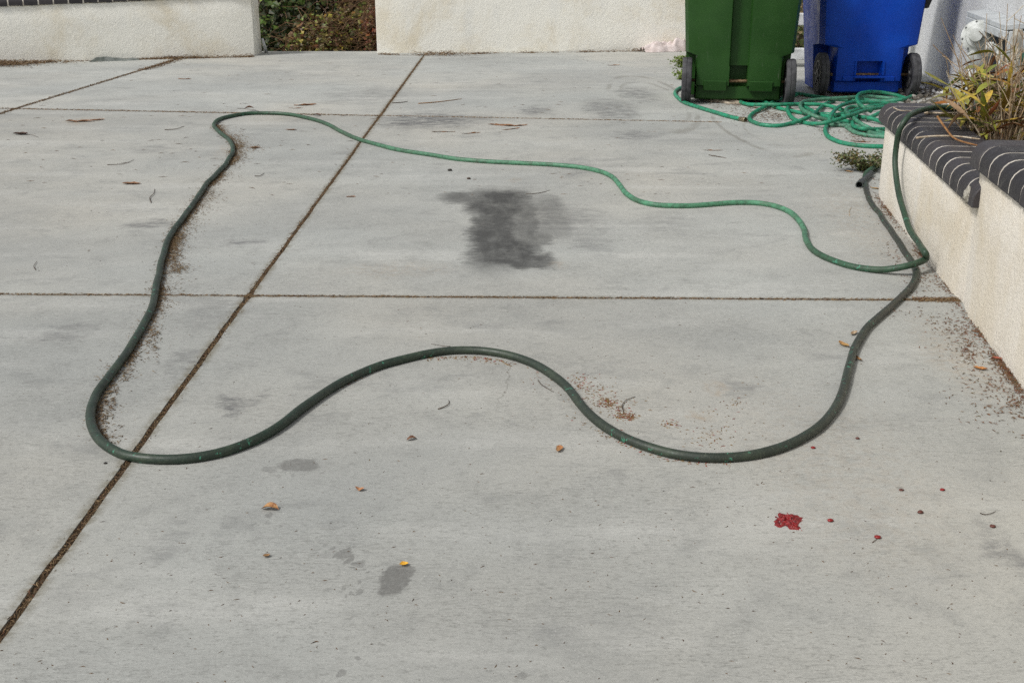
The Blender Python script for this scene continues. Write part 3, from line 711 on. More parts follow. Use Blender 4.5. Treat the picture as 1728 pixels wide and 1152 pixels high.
def make_bin(loc, rot, label, M, style):
    e = empty("wheeled_bin", loc, label, "trash bin", "wheeled bins by the house wall")
    e.rotation_euler = (0, 0, rot)
    w0, w1, dep0, dep1, H = style['w0'], style['w1'], style['d0'], style['d1'], 1.05
    wi = style['wi']; wy = .30; zw = style['zw']; cw = style['cw']; cd = style['cd']; nz0, nz1, nd, nw = style['notch']
    bm = bmesh.new(); rings = []
    def ring(z, well, chan_d, chan_w, rear):
        f = z / H; w = w0 + (w1 - w0) * f; d = dep0 + (dep1 - dep0) * f; r = style['r']
        y0 = rear
        xin = min(wi, w) if well else w
        yw = wy if well else y0 + r
        pts = [(-chan_w, y0), (-xin + r * (.5 if well else 1), y0), (-xin + r * (.15 if well else .29), y0 + r * (.1 if well else .29)), (-xin, y0 + r * (.5 if well else 1)), (-xin, yw), (-w, yw), (-w, max(yw + .01, d * .6)), (-w, d - r), (-w + r * .29, d - r * .29), (-w + r, d)]
        left = pts
        right = [(-x, y) for x, y in pts][::-1]
        mid = [(chan_w * .86, y0 + chan_d), (-chan_w * .86, y0 + chan_d)]
        return [bm.verts.new((x, y, z)) for x, y in left + right + mid]
    zs = style['zs']
    rear = lambda z: style['lean'] * (1 - z / H)
    b0 = style['base']           # the sole, set back under the axle
    seq = [(0.025, True, 0.0, nw, b0 + .012), (.035, True, 0.0, nw, b0), (style['skirt'] - .012, True, 0.0, nw, b0), (style['skirt'], True, nd, nw, rear(.1)), (nz0 + .004, True, nd, nw, rear(.12)), (nz1, True, nd, nw, rear(nz1)),
           (nz1 + .004, True, cd, cw, rear(nz1)), (zw, True, cd, cw, rear(zw)), (zw + .02, False, cd, cw, rear(zw)), (.5, False, cd, cw, rear(.5)), (.7, False, cd, cw, rear(.7)), (.98, False, cd * .8, cw, rear(.98)), (1.0, False, cd * .5, cw, rear(1.0) - .004)]
    for a in seq: rings.append(ring(*a))
    k = len(rings[0])
    for i in range(len(rings) - 1):
        for j in range(k): bm.faces.new((rings[i][j], rings[i][(j + 1) % k], rings[i + 1][(j + 1) % k], rings[i + 1][j]))
    bm.faces.new(rings[0][::-1]); bm.faces.new(rings[-1])
    bmesh.ops.recalc_face_normals(bm, faces=bm.faces)
    es = [ed for ed in bm.edges if len(ed.link_faces) == 2 and ed.calc_face_angle(0) > math.radians(38)]
    bmesh.ops.bevel(bm, geom=es, offset=.006, segments=2, affect='EDGES', clamp_overlap=True)
    body = from_bm("body", bm, M, e); sharp(body, 32)
    # rim, lid and handle (above the frame)
    bm = bmesh.new(); add_box(bm, (-w1 - .02, -.03, .975), (w1 + .02, dep1 + .02, 1.005), .01, 2); sharp(from_bm("rim", bm, M, e), 40)
    bm = bmesh.new(); vs = add_box(bm, (-w1 - .03, -.04, 1.012), (w1 + .03, dep1 + .04, 1.055), .015, 2)
    for v in bm.verts:
        if v.co.z > 1.03: v.co.x *= .94; v.co.y = (v.co.y - dep1 / 2) * .95 + dep1 / 2
    sharp(from_bm("lid", bm, M, e), 40)
    bm = bmesh.new(); tube(bm, [Vector((-w1 * .8, -.02, .98)), Vector((-w1 * .8, -.085, 1.0)), Vector((w1 * .8, -.085, 1.0)), Vector((w1 * .8, -.02, .98))], .014, 10); from_bm("handle", bm, M, e)
    # axle brackets
    for s in (-1, 1):
        bm = bmesh.new(); y = rear(.1)
        x0, x1 = sorted((s * (nw + .012), s * (wi - .055)))
        vs = add_box(bm, (x0, y - .012, style['skirt'] - style['bk']), (x1, y + .10, style['skirt'] + .03), .004, 1)
        for v in bm.verts:
            if v.co.z < style['skirt'] - .01: v.co.y += .012; 
        sharp(from_bm("axle_bracket", bm, M, e), 30)
    if style.get('cup'):
        bm = bmesh.new(); y = rear(.15); x = .098
        z0, z1 = nz0 - .012, nz1 + .006
        for (lo, hi) in (((-x, y - .022, z0), (x, y + .05, z0 + .014)), ((-x, y - .012, z0 + .015), (-x + .014, y + .05, z1)), ((x - .014, y - .012, z0 + .015), (x, y + .05, z1))):
            add_box(bm, lo, hi, .003, 1)
        sharp(from_bm("foot_pocket", bm, M, e), 30)
    # axle and wheels
    R = style['R']; wx = style['wx']; ya = style['ya']
    bm = bmesh.new(); tube(bm, [Vector((-wx, ya, R)), Vector((wx, ya, R))], .010, 10); from_bm("axle", bm, M_STEEL, e)
    tw = style['tw']
    for s in (-1, 1):
        bm = bmesh.new()
        hw_ = tw / 2
        lathe(bm, [(R * .66, -hw_ * .8), (R * .86, -hw_), (R * .97, -hw_ * .88), (R, -hw_ * .6), (R, -hw_ * .12), (R - .003, -hw_ * .06), (R - .003, hw_ * .06), (R, hw_ * .12), (R, hw_ * .6), (R * .97, hw_ * .88), (R * .86, hw_), (R * .66, hw_ * .8)], 36, axis_matrix((s * wx, ya, R), (1, 0, 0)))
        wh = sharp(from_bm("wheel", bm, M_TYRE, e), 30)
        bm = bmesh.new()
        Mx = axis_matrix((s * wx, ya, R), (1, 0, 0))
        lathe(bm, [(R * .64, -hw_ * .55), (R * .66, -hw_ * .86), (R * .58, -hw_ * .9), (R * .54, -hw_ * .5), (R * .3, -hw_ * .45), (R * .24, -hw_ * 1.0), (.012, -hw_ * 1.05), (.012, hw_ * 1.05), (R * .24, hw_ * 1.0), (R * .3, hw_ * .45), (R * .54, hw_ * .5), (R * .58, hw_ * .9), (R * .66, hw_ * .86), (R * .64, hw_ * .55)], 30, Mx)
        for q in range(6):
            an = q * math.pi / 3
            for sd in (-1, 1):
                Mr = Mx @ Matrix.Rotation(an, 4, 'Z')
                add_box(bm, (R * .2, -.007, sd * hw_ * .78 - .004), (R * .6, .007, sd * hw_ * .78 + .004), 0, 1, Mr)
        rm = sharp(from_bm("rim", bm, M_RIM, wh), 30)
    return e
gl = P(1157, 174.5)
grot = math.radians(-8.5)
gr = gl + Vector((math.cos(grot), math.sin(grot), 0)) * .640; gmid = (gl + gr) / 2
R_G = .142
GREEN = dict(w0=.316, w1=.380, d0=.62, d1=.80, wi=.27, zw=.30, cw=.062, cd=.050, notch=(.125, .235, .11, .058), r=.07, zs=None, lean=.035, base=.075, skirt=.118, bk=.034, R=R_G, wx=(gr - gl).length / 2, ya=.085, tw=.062)
gfwd = Vector((-math.sin(grot), math.cos(grot), 0))
green = make_bin(gmid - gfwd * .085 + gfwd * .03, grot, "green wheeled bin with a hose end curling around its wheel", M_GREEN, GREEN)
bl, br = P(1389, 163), P(1547, 164.5)
bmid = (bl + br) / 2
BLUE = dict(w0=.30, w1=.37, d0=.64, d1=.82, wi=.225, zw=.315, cw=.088, cd=.004, notch=(.135, .228, .07, .084), r=.09, zs=None, lean=.05, base=.07, skirt=.105, bk=.002, R=.140, wx=.297, ya=.10, tw=.058, cup=True)
blue = make_bin(bmid + Vector((-.025, -.05, 0)), math.radians(-1.5), "blue wheeled bin next to the house wall, between the green bin and the meter", M_BLUE, BLUE)
# dark catch on the blue bin's right flank
bm = bmesh.new(); add_box(bm, (.335, .10, .56), (.40, .22, .68), .018, 2)
for v in bm.verts:
    if v.co.z < .6: v.co.x -= .03
sharp(from_bm("lid_catch", bm, M_RIM, blue), 40)
# ------------------------------------------------------------------ white fence seen between the bins
M_PAINT = simple("weathered_white_paint", srgb(214, 216, 216), srgb(180, 182, 182), 14, .6, .2, 120)
fb = Vector((1.85, 9.75, 0)); fe = empty("rail_fence", fb, "white two rail fence glimpsed between the green and blue bins", "fence")
for z in (.10, .37):
    bm = bmesh.new(); add_box(bm, (0, -.045, z - .045), (1.25, .045, z + .045), .006, 1); sharp(from_bm("rail", bm, M_PAINT, fe), 30)
for x in (.0, 1.15):
    bm = bmesh.new(); add_box(bm, (x, .05, 0), (x + .09, .14, .6), .006, 1); sharp(from_bm("post", bm, M_PAINT, fe), 30)

# ------------------------------------------------------------------ gas regulator in its boxed niche on the house wall
def hp(px, py, off): return on_plane(px, py, HB, HN, off)
q0 = hp(1633, 10, .11); q1 = hp(1696, 44, .11)
s0, s1 = (q0 - HB).dot(HD), (q1 - HB).dot(HD); zt = (q0.z + q1.z) / 2
nb = HW(s0, 0, 0); Lb = s1 - s0
niche = empty("meter_box", nb, "white boxed niche on the house wall around the gas regulator", "meter box")
def hbox(bm, sa, sb, oa, ob_, za, zb, bev=.004):
    M4 = Matrix(((HD.x, HN.x, 0, 0), (HD.y, HN.y, 0, 0), (0, 0, 1, 0), (0, 0, 0, 1)))
    add_box(bm, (sa, oa, za), (sb, ob_, zb), bev, 1, M4)
    bmesh.ops.recalc_face_normals(bm, faces=bm.faces)
M_TRIM = simple("grey_white_trim", srgb(186, 190, 191), srgb(168, 172, 173), 10, .55, .15, 120)
M_DKPANEL = simple("dark_grey_panel", srgb(96, 98, 98), srgb(80, 82, 82), 10, .7)
bm = bmesh.new(); hbox(bm, .0, Lb - .026, .003, .012, .02, zt - .03, .0); from_bm("back_panel", bm, M_DKPANEL, niche, False)
bm = bmesh.new(); hbox(bm, 0, Lb, .0, .11, zt - .03, zt)
for v in bm.verts:
    if (v.co.dot(HN)) > .06: v.co.z -= .012
sharp(from_bm("hood", bm, M_TRIM, niche), 30)
bm = bmesh.new(); hbox(bm, 0, Lb, .088, .112, zt - .085, zt - .0425); sharp(from_bm("hood_lip", bm, M_TRIM, niche), 30)
bm = bmesh.new(); hbox(bm, Lb - .024, Lb - .002, .0, .086, .05, zt - .0425); sharp(from_bm("side_board", bm, M_TRIM, niche), 30)
rc = hp(1650, 62, .13); base = Vector((rc.x, rc.y, 0))
reg = empty("gas_regulator", base, "round white gas regulator with bolted rim mounted on the house wall", "gas regulator")
M_REG = simple("regulator_paint", srgb(196, 199, 196), srgb(164, 167, 162), 22, .5, .15, 120)
toward = Vector((-.33, -.90, .16)).normalized(); zc = Vector((0, 0, rc.z))
Rr = .088
bm = bmesh.new(); lathe(bm, [(.05, -.05), (Rr * .9, -.02), (Rr, -.008), (Rr, .008), (Rr * .92, .012), (Rr * .74, .022), (Rr * .70, .034), (Rr * .5, .044), (.03, .046)], 36, axis_matrix(zc, toward)); sharp(from_bm("diaphragm_case", bm, M_REG, reg), 40)
mx = axis_matrix(zc, toward); bm = bmesh.new()
side = (mx.to_3x3() @ Vector((1, 0, 0)))
lathe(bm, [(.036, .03), (.036, .085), (.034, .092), (.024, .094)], 20, axis_matrix(zc + side * (-.012 if side.x > 0 else .012), toward)); sharp(from_bm("spring_cap", bm, M_REG, reg), 40)
for k in range(8):
    an = k * math.pi / 4 + .2; bm = bmesh.new()
    c_ = mx @ Vector((math.cos(an) * Rr * .9, math.sin(an) * Rr * .9, .010))
    lathe(bm, [(.0055, -.002), (.0055, .006), (.004, .007)], 8, axis_matrix(c_, toward)); from_bm("bolt", bm, M_DKPANEL, reg)
bm = bmesh.new(); add_box(bm, (-.04, -.03, rc.z - .155), (.045, .03, rc.z - .075), .012, 2); sharp(from_bm("valve_body", bm, M_REG, reg), 40)
bm = bmesh.new(); tube(bm, [Vector((-.012, .0, rc.z - .15)), Vector((-.02, .01, .0))], .017, 12); from_bm("riser_pipe", bm, M_REG, reg)
el = hp(1684, 84, .10) - base
bm = bmesh.new(); tube(bm, smooth_path(catmull([Vector((.03, 0, rc.z - .10)), Vector((.07, -.03, rc.z - .085)), el + Vector((-.02, .0, .01)), el, el + Vector((.01, -.02, -.03)), el + Vector((.012, -.03, -.09))], .01), 1), .020, 12); from_bm("elbow_pipe", bm, M_REG, reg)
bm = bmesh.new(); lathe(bm, [(.024, -.02), (.030, -.016), (.030, .016), (.024, .02)], 8, axis_matrix(el + Vector((-.04, .01, .008)), (1, -.4, 0))); sharp(from_bm("union_nut", bm, M_REG, reg), 30)
vp = hp(1717, 60, .06)
bm = bmesh.new(); add_box(bm, (-.02, -.02, 0), (.02, .02, vp.z + .03), .005, 1)
o = from_bm("wooden_stake", bm, simple("weathered_wood", srgb(168, 164, 152), srgb(130, 126, 116), 30, .8)); o.location = (vp.x, vp.y, 0)
setp(o, "grey weathered stake standing upright right of the meter box", "stake")
vp = hp(1726, 97, .10); bm = bmesh.new()
lathe(bm, [(.014, 0), (.02, .004), (.022, .02), (.03, .03), (.03, .052), (.018, .056)], 14, axis_matrix((0, 0, 0), (.15, -.9, 0)))
tube(bm, [Vector((0, 0, 0)), Vector((.085, -.0, 0)) - HN * .0], .012, 8)
o = from_bm("hose_valve", bm, simple("dark_green_paint", srgb(34, 72, 54), srgb(26, 56, 44), 30, .5)); o.location = vp
setp(o, "small dark green tap on the house wall at the picture's right edge", "tap")

# ------------------------------------------------------------------ plants
def leaf_mesh(name, L, Wd, curl, fold, m, seg=5, twist=0.):
    bm = bmesh.new(); rows = []
    for i in range(seg + 1):
        u = i / seg; w = Wd * math.sin(math.pi * min(1, u * .93 + .05)) ** .8 * .5 + .0006
        x = L * u; z = curl * L * (u ** 2) ; a = twist * u
        rw = []
        for s in (-1, 0, 1):
            y = s * w; zz = z + (abs(s) * w * fold)
            rw.append(bm.verts.new((x, y * math.cos(a) - (zz - z) * math.sin(a), z + (zz - z) * math.cos(a) + y * math.sin(a))))
        rows.append(rw)
    for i in range(seg):
        for j in range(2): bm.faces.new((rows[i][j], rows[i + 1][j], rows[i + 1][j + 1], rows[i][j + 1]))
    me = bpy.data.meshes.new(name); bm.to_mesh(me); bm.free()
    for p in me.polygons: p.use_smooth = True
    me.materials.append(m); return me
LEAFS = [(0, srgb(190, 158, 60)), (.16, srgb(164, 152, 64)), (.34, srgb(112, 126, 46)), (.50, srgb(172, 158, 78)), (.66, srgb(80, 104, 38)), (.80, srgb(160, 108, 48)), (.90, srgb(126, 72, 46)), (1, srgb(180, 166, 130))]
M_LANCE = leafmat("lance_leaf", LEAFS, .45, 'obj')
M_STEM = leafmat("dry_stem", [(0, srgb(134, 108, 82)), (.4, srgb(180, 162, 136)), (.7, srgb(150, 122, 88)), (1, srgb(206, 196, 174))], .8)
lance = [leaf_mesh("leaf", .105, .020, -.15, .35, M_LANCE), leaf_mesh("leaf", .09, .024, -.45, .25, M_LANCE, 5, .6), leaf_mesh("leaf", .12, .018, .12, .4, M_LANCE, 5, -.5), leaf_mesh("leaf", .07, .022, -.8, .3, M_LANCE, 5, .9)]
def lance_plant(t, off, zb, n_st, h, label, spread=.16, leafn=14, bare=0):
    b = W(t, off, zb); e = empty("perennial_plant", b, label, "plant", "leggy plants growing in the planter")
    bm = bmesh.new(); tips = []
    for i in range(n_st + bare):
        a = random.uniform(0, 6.28); r = random.uniform(.0, .06); ln = random.uniform(.2, 1) * spread
        hh = h * random.uniform(.55, 1.0) * (1.7 if i >= n_st else 1)
        p0 = Vector((math.cos(a) * r, math.sin(a) * r, -.02)); a2 = a + random.uniform(-.6, .6)
        p1 = p0 + Vector((math.cos(a2) * ln * .35, math.sin(a2) * ln * .35, hh * .55)); p2 = p0 + Vector((math.cos(a2) * ln, math.sin(a2) * ln, hh))
        pth = catmull([p0, p1, p2], .03)
        th = .0040 if i < n_st else .0032
        tube(bm, pth, lambda u, th=th: th * (1 - .65 * u), 5, False); tips.append((pth, i >= n_st))
        if i >= n_st:
            for q in range(random.randint(0, 2)):
                bp = pth[int(len(pth) * random.uniform(.5, .9))]; dv = Vector((random.uniform(-1, 1), random.uniform(-1, 1), random.uniform(.3, 1.2))).normalized()
                tube(bm, [bp, bp + dv * .05, bp + dv * .09 + Vector((random.uniform(-.01, .01), 0, 0))], .0016, 4, False)
    from_bm("stem", bm, M_STEM, e)
    live = [p for p, b_ in tips if not b_]
    for i in range(leafn):
        pth = random.choice(live); u = random.uniform(.35, 1.0) ** .8; q = pth[min(len(pth) - 1, int(u * len(pth)))]
        o = link("leaf", random.choice(lance), e); o.location = q
        a = random.uniform(0, 6.28); o.rotation_euler = (random.uniform(-.5, .5), random.uniform(-.9, .35), a); s = random.uniform(.7, 1.25); o.scale = (s, s, s)
    return e
def lance_at(px, py, *args):
    q = P(px, py, .33) - PA; lance_plant(q.dot(PD), q.dot(PN), .318, args[0] + 2, args[1] * 1.32, args[2], args[3], int(args[4] * 1.5), args[5] + 3)
lance_at(1640, 216, 6, .17, "plant with broad mustard leaves leaning over the far bend of the hose", .12, 15, 3)
lance_at(1664, 238, 9, .13, "leafy yellow-green plant right behind the end of the lower brick ledge", .13, 24, 2)
lance_at(1656, 200, 8, .20, "twiggy plant in front of the gas regulator with bare stems", .16, 14, 9)
lance_at(1686, 222, 10, .23, "tall bushy plant with green blades in the middle of the planter bed", .13, 26, 6)
lance_at(1694, 247, 10, .16, "dense yellowing plant close behind the higher brick ledge", .12, 24, 3)
lance_at(1716, 238, 11, .25, "thin stemmed plant at the picture's right edge over the higher ledge", .12, 24, 7)
lance_at(1712, 205, 8, .22, "sparse dry plant between the bushy plant and the house wall", .14, 14, 6)
lance_at(1672, 188, 6, .16, "low dry plant at the foot of the meter box", .12, 12, 4)
lance_at(1752, 240, 9, .22, "plant just past the frame behind the higher ledge", .14, 16, 2)
# dry stalks lying on the cap
def twig_thing(name, pts, rad, m, label, cat, taper=.5):
    base = Vector((pts[0].x, pts[0].y, 0)); bm = bmesh.new()
    pth = smooth_path(catmull([p - base for p in pts], .006), 1)
    tube(bm, pth, lambda u: rad * (1 - taper * u), 6, True)
    o = from_bm(name, bm, m); o.location = base; return setp(o, label, cat)
M_PALE = simple("bleached_stalk", srgb(190, 178, 158), srgb(150, 130, 104), 60, .8)
M_OCHRE = simple("ochre_stalk", srgb(150, 112, 70), srgb(116, 78, 44), 60, .8)
M_TWIG = simple("dark_twig", srgb(84, 68, 54), srgb(60, 46, 36), 60, .85)
zc_ = Z_LO + BR_H + .004
twig_thing("dry_stalk", [P(1546, 233, zc_), P(1575, 230, zc_ + .004), P(1610, 230, zc_ + .006), P(1654, 235, zc_ + .004)], .004, M_PALE, "pale dry stalk lying across the middle of the lower brick cap", "twig", .4)
twig_thing("dry_stalk", [P(1582, 197, zc_ + .05), P(1596, 217, zc_ + .025), P(1613, 235, zc_ + .008), P(1650, 246, zc_ + .004)], .0042, M_OCHRE, "ochre bent stalk arching down onto the lower brick cap", "twig", .3)
twig_thing("dry_stalk", [P(1508, 182, zc_), P(1522, 187, zc_ + .003), P(1545, 188, zc_)], .0026, M_PALE, "thin white stalk on the far corner of the brick cap", "twig")
twig_thing("dry_stalk", [P(1560, 190, zc_), P(1590, 191, zc_ + .003), P(1622, 190, zc_ + .006)], .005, M_PALE, "straw stalk lying under the hose on the brick cap", "twig")

def small_foliage(name, label, cat, base, n, rad, height, size, stops, droop=.3, stems=14, lean=Vector((0, 0, 0))):
    e = empty(name, base, label, cat)
    m = leafmat(name + "_leaf", stops, .5)
    vs, fs = [], []; bm = bmesh.new()
    for i in range(stems):
        a = random.uniform(0, 6.28); r = rad * random.uniform(.5, 1); tip = Vector((math.cos(a) * r, math.sin(a) * r, height * random.uniform(.3, 1))) + lean * random.random()
        mid = tip * .5 + Vector((0, 0, height * .25)); pth = catmull([Vector((0, 0, -.005)), mid, tip], .02)
        tube(bm, pth, .0016, 4, False)
        for k in range(n // stems):
            q = pth[int(random.uniform(.15, .999) * len(pth))] + Vector((random.gauss(0, size * .7), random.gauss(0, size * .7), random.gauss(0, size * .5)))
            if q.z < .003: q.z = .004
            d = Vector((random.gauss(0, 1), random.gauss(0, 1), random.gauss(.3, .5))).normalized(); u = d.cross(Vector((random.gauss(0, 1), random.gauss(0, 1), 1))).normalized(); s = size * random.uniform(.6, 1.2)
            j = len(vs); nn = d.cross(u)
            vs += [q - d * s * .5, q + u * s * .3 + nn * s * .08, q + d * s * .5, q - u * s * .3 + nn * s * .08]
            fs += [(j, j + 1, j + 2), (j, j + 2, j + 3)]
    from_bm("stem", bm, M_STEM, e)
    me = bpy.data.meshes.new("leaves"); me.from_pydata([tuple(v) for v in vs], [], fs); me.materials.append(m)
    o = link("leaves", me, e); o["kind"] = "stuff"
    return e
WEED_G = [(0, srgb(86, 118, 44)), (.5, srgb(120, 146, 64)), (.8, srgb(140, 156, 80)), (1, srgb(70, 96, 38))]
WEED_D = [(0, srgb(44, 62, 32)), (.5, srgb(70, 88, 44)), (.8, srgb(96, 104, 52)), (1, srgb(110, 84, 44))]
small_foliage("weed", "light green weed sprouting beside the upper left edge of the green bin", "weed", P(1154, 114), 520, .11, .10, .028, WEED_G, stems=14)
small_foliage("weed", "light green weed low behind the left wheel of the green bin", "weed", P(1156, 134), 420, .10, .06, .028, WEED_G, stems=10)
small_foliage("weed", "dark green creeping weed at the far corner of the planter", "weed", P(1464, 289), 1700, .14, .08, .016, WEED_D, stems=26, lean=Vector((-.05, .01, .01)))

def shrub(label, base, size, n, leaf, stops, twigs, twig_m, seed=0, zlo=0., shell=False):
    """leaf-sized faces spread through the crown's volume, clumped, on a tangle of twigs"""
    e = empty("shrub", base, label, "shrub"); random.seed(100 + seed)
    m = leafmat("shrub_leaf", stops, .5); vs, fs = [], []; sx, sy, sz = size; k = 0
    while k < n:
        q = Vector((random.uniform(-1, 1), random.uniform(-1, 1), random.uniform(0, 1)))
        if (q.x ** 2 + q.y ** 2 + (q.z * .95) ** 2) > 1 + .25 * noise.noise(q * 3 + Vector((seed, 0, 0))): continue
        w = Vector((q.x * sx, q.y * sy, zlo + q.z * sz))
        if noise.noise(w * 4.5 + Vector((seed * 7, 0, 0))) < random.uniform(-.5, .25): continue
        d = Vector((random.gauss(0, 1), random.gauss(-.2, .7), random.gauss(-.5, .6))).normalized()
        u = d.cross(Vector((random.gauss(0, .4), -1 + random.gauss(0, .5), random.gauss(.6, .4)))).normalized(); s = leaf * random.uniform(.5, 1.25); nn = d.cross(u); j = len(vs)
        vs += [w, w + u * s * .42 + d * s * .35 + nn * s * .1, w + d * s, w - u * s * .42 + d * s * .35 + nn * s * .1, w + d * s * .5]
        fs += [(j, j + 1, j + 4), (j + 1, j + 2, j + 4), (j, j + 4, j + 3), (j + 4, j + 2, j + 3)]; k += 1
    me = bpy.data.meshes.new("foliage"); me.from_pydata([tuple(v) for v in vs], [], fs); me.materials.append(m)
    o = link("foliage", me, e); o["kind"] = "stuff"
    bm = bmesh.new()
    for i in range(twigs):
        a = random.uniform(0, 6.28); r = math.sqrt(random.random()) * .9
        p = Vector((math.cos(a) * r * sx, math.sin(a) * r * sy, zlo + random.random() * sz * .9)); L = random.uniform(.12, .4)
        dv = Vector((random.gauss(0, 1), random.gauss(0, .8), random.gauss(.25, .5))).normalized()
        tube(bm, catmull([p, p + dv * L * .5 + Vector((random.gauss(0, .03), 0, random.gauss(0, .03))), p + dv * L + Vector((random.gauss(0, .05), 0, random.gauss(-.04, .04)))], .05), lambda u: .0036 * (1 - .6 * u), 4, False)
    o = from_bm("branches", bm, twig_m, e); o["kind"] = "stuff"
    return e
VINE = [(0, srgb(84, 62, 32)), (.15, srgb(76, 46, 28)), (.3, srgb(104, 96, 40)), (.42, srgb(58, 64, 28)), (.55, srgb(122, 112, 48)), (.68, srgb(104, 54, 34)), (.80, srgb(92, 116, 44)), (.89, srgb(150, 172, 84)), (.95, srgb(166, 140, 44)), (1, srgb(84, 38, 26))]
DEEP = [(0, srgb(24, 42, 18)), (.4, srgb(36, 60, 24)), (.7, srgb(54, 84, 32)), (.9, srgb(84, 116, 44)), (1, srgb(124, 146, 60))]
M_VINEW = leafmat("vine_wood", [(0, srgb(88, 62, 44)), (.5, srgb(120, 92, 66)), (1, srgb(70, 48, 34))], .85)
shrub("rusty brown and yellow vine thicket filling the gap between the stucco walls", Vector((-1.16, 11.8, -.28)), (.70, .40, 1.15), 5600, .055, VINE, 620, M_VINEW, 1)
shrub("low brown vine tangle spilling up at the left foot of the wall gap", Vector((-1.80, 11.55, -.28)), (.40, .30, .60), 1500, .05, VINE, 260, M_VINEW, 2)
shrub("dark green shrub standing behind the end of the left stucco wall", Vector((-2.25, 12.15, -.28)), (.80, .55, 1.7), 5600, .07, DEEP, 200, M_VINEW, 3)
VRED = [(0, srgb(96, 48, 32)), (.3, srgb(124, 62, 40)), (.5, srgb(84, 50, 34)), (.7, srgb(140, 84, 48)), (.85, srgb(92, 88, 40)), (.95, srgb(150, 130, 56)), (1, srgb(70, 34, 26))]
shrub("reddish brown dry vine at the right end of the wall gap", Vector((-1.15, 11.35, -.28)), (.26, .16, .84), 1000, .05, VRED, 420, M_VINEW, 6)
shrub("dark green shrub behind the vine thicket near the right stucco wall", Vector((-.7, 13.0, -.28)), (1.2, .7, 1.7), 5000, .075, DEEP, 200, M_VINEW, 4)
shrub("green shrub behind the white rail fence", Vector((2.75, 10.9, -.28)), (.75, .55, 1.5), 3200, .06, [(0, srgb(70, 90, 44)), (.4, srgb(104, 124, 66)), (.8, srgb(130, 110, 80)), (1, srgb(60, 66, 40))], 160, M_VINEW, 5)
random.seed(5)
bm = bmesh.new(); a, b = P(449.5, 89.5, .0), P(443, 66, .13)
tube(bm, [Vector((0, 0, 0)), b - a], lambda u: .016 * (1 - .3 * u), 8); o = from_bm("stake", bm, M_PAINT); o.location = a
setp(o, "short pale stake leaning against the end of the left stucco wall", "stake")
# broken stone at the foot of the left wall
bm = bmesh.new(); a, b = P(150, 104.8), P(236, 102.0); L = (b - a).length; prof = [(0, .0), (.16, .036), (.3, .038), (.55, .022), (.7, .012), (.82, .02), (1.0, .004)]
dd = (b - a).normalized(); lo = []; hi = []
for u, h in prof:
    p = dd * (u * L) + Vector((0, 0, 0)); lo.append((bm.verts.new(p + Vector((0, -.03, -.002))), bm.verts.new(p + Vector((0, -.012, h)) ), bm.verts.new(p + Vector((0, .06, h * .9))), bm.verts.new(p + Vector((0, .06, -.002)))))
for i in range(len(lo) - 1):
    for j in range(4): bm.faces.new((lo[i][j], lo[i][(j + 1) % 4], lo[i + 1][(j + 1) % 4], lo[i + 1][j]))
bm.faces.new(lo[0]); bm.faces.new(lo[-1][::-1]); bmesh.ops.recalc_face_normals(bm, faces=bm.faces)
o = from_bm("stone_shard", bm, simple("grey_mortar", srgb(128, 132, 128), srgb(92, 98, 92), 30, .9, .5, 120), smooth=False); o.location = a
setp(o, "jagged grey mortar shard along the foot of the left stucco wall", "stone")

# ------------------------------------------------------------------ rags
def rag(label, pa, pb, width, height, m, seed):
    a, b = pa, pb; d = (b - a).normalized(); nn = Vector((-d.y, d.x, 0)); L = (b - a).length
    bm = bmesh.new(); nu, nv = 70, 30; g_ = []
    for i in range(nu + 1):
        row = []
        for j in range(nv + 1):
            u, v = i / nu, j / nv * 2 - 1
            env = math.sqrt(max(0, 1 - v * v)) * (math.sin(math.pi * min(1, .06 + u * .9)) ** .5)
            q = Vector((u * L * 9, v * 2.2, seed))
            f = .5 + .5 * math.sin(v * 7 + 5 * noise.noise(q * .5) + u * 6)
            z = height * env * (.35 + .4 * f + .6 * noise.noise(q * .8) + .25 * noise.noise(q * 2)) if env > 0 else 0
            w = width * (1 + .35 * noise.noise(Vector((u * L * 12, seed, v)))) * (.55 + .45 * math.sin(math.pi * u))
            row.append(bm.verts.new(d * (u * L) + nn * v * w * .5 + Vector((0, 0, max(.002, z)))))
        g_.append(row)
    for i in range(nu):
        for j in range(nv): bm.faces.new((g_[i][j], g_[i + 1][j], g_[i + 1][j + 1], g_[i][j + 1]))
    bmesh.ops.recalc_face_normals(bm, faces=bm.faces)
    o = from_bm("rag", bm, m); o.location = a; return setp(o, label, "rag")
M_RAG = simple("washed_cotton", srgb(216, 204, 200), srgb(196, 182, 176), 25, .9, .5, 300)
M_RAG2 = simple("dirty_cotton", srgb(178, 166, 148), srgb(140, 128, 112), 30, .9, .5, 300)
rag("crumpled pinkish white rag against the stucco wall behind the green bin", P(1083, 88), P(1185, 83), .24, .13, M_RAG, 1.5)
rag("dirty beige rag squashed under the green bin", P(1190, 170), P(1257, 176), .10, .035, M_RAG2, 4.2)

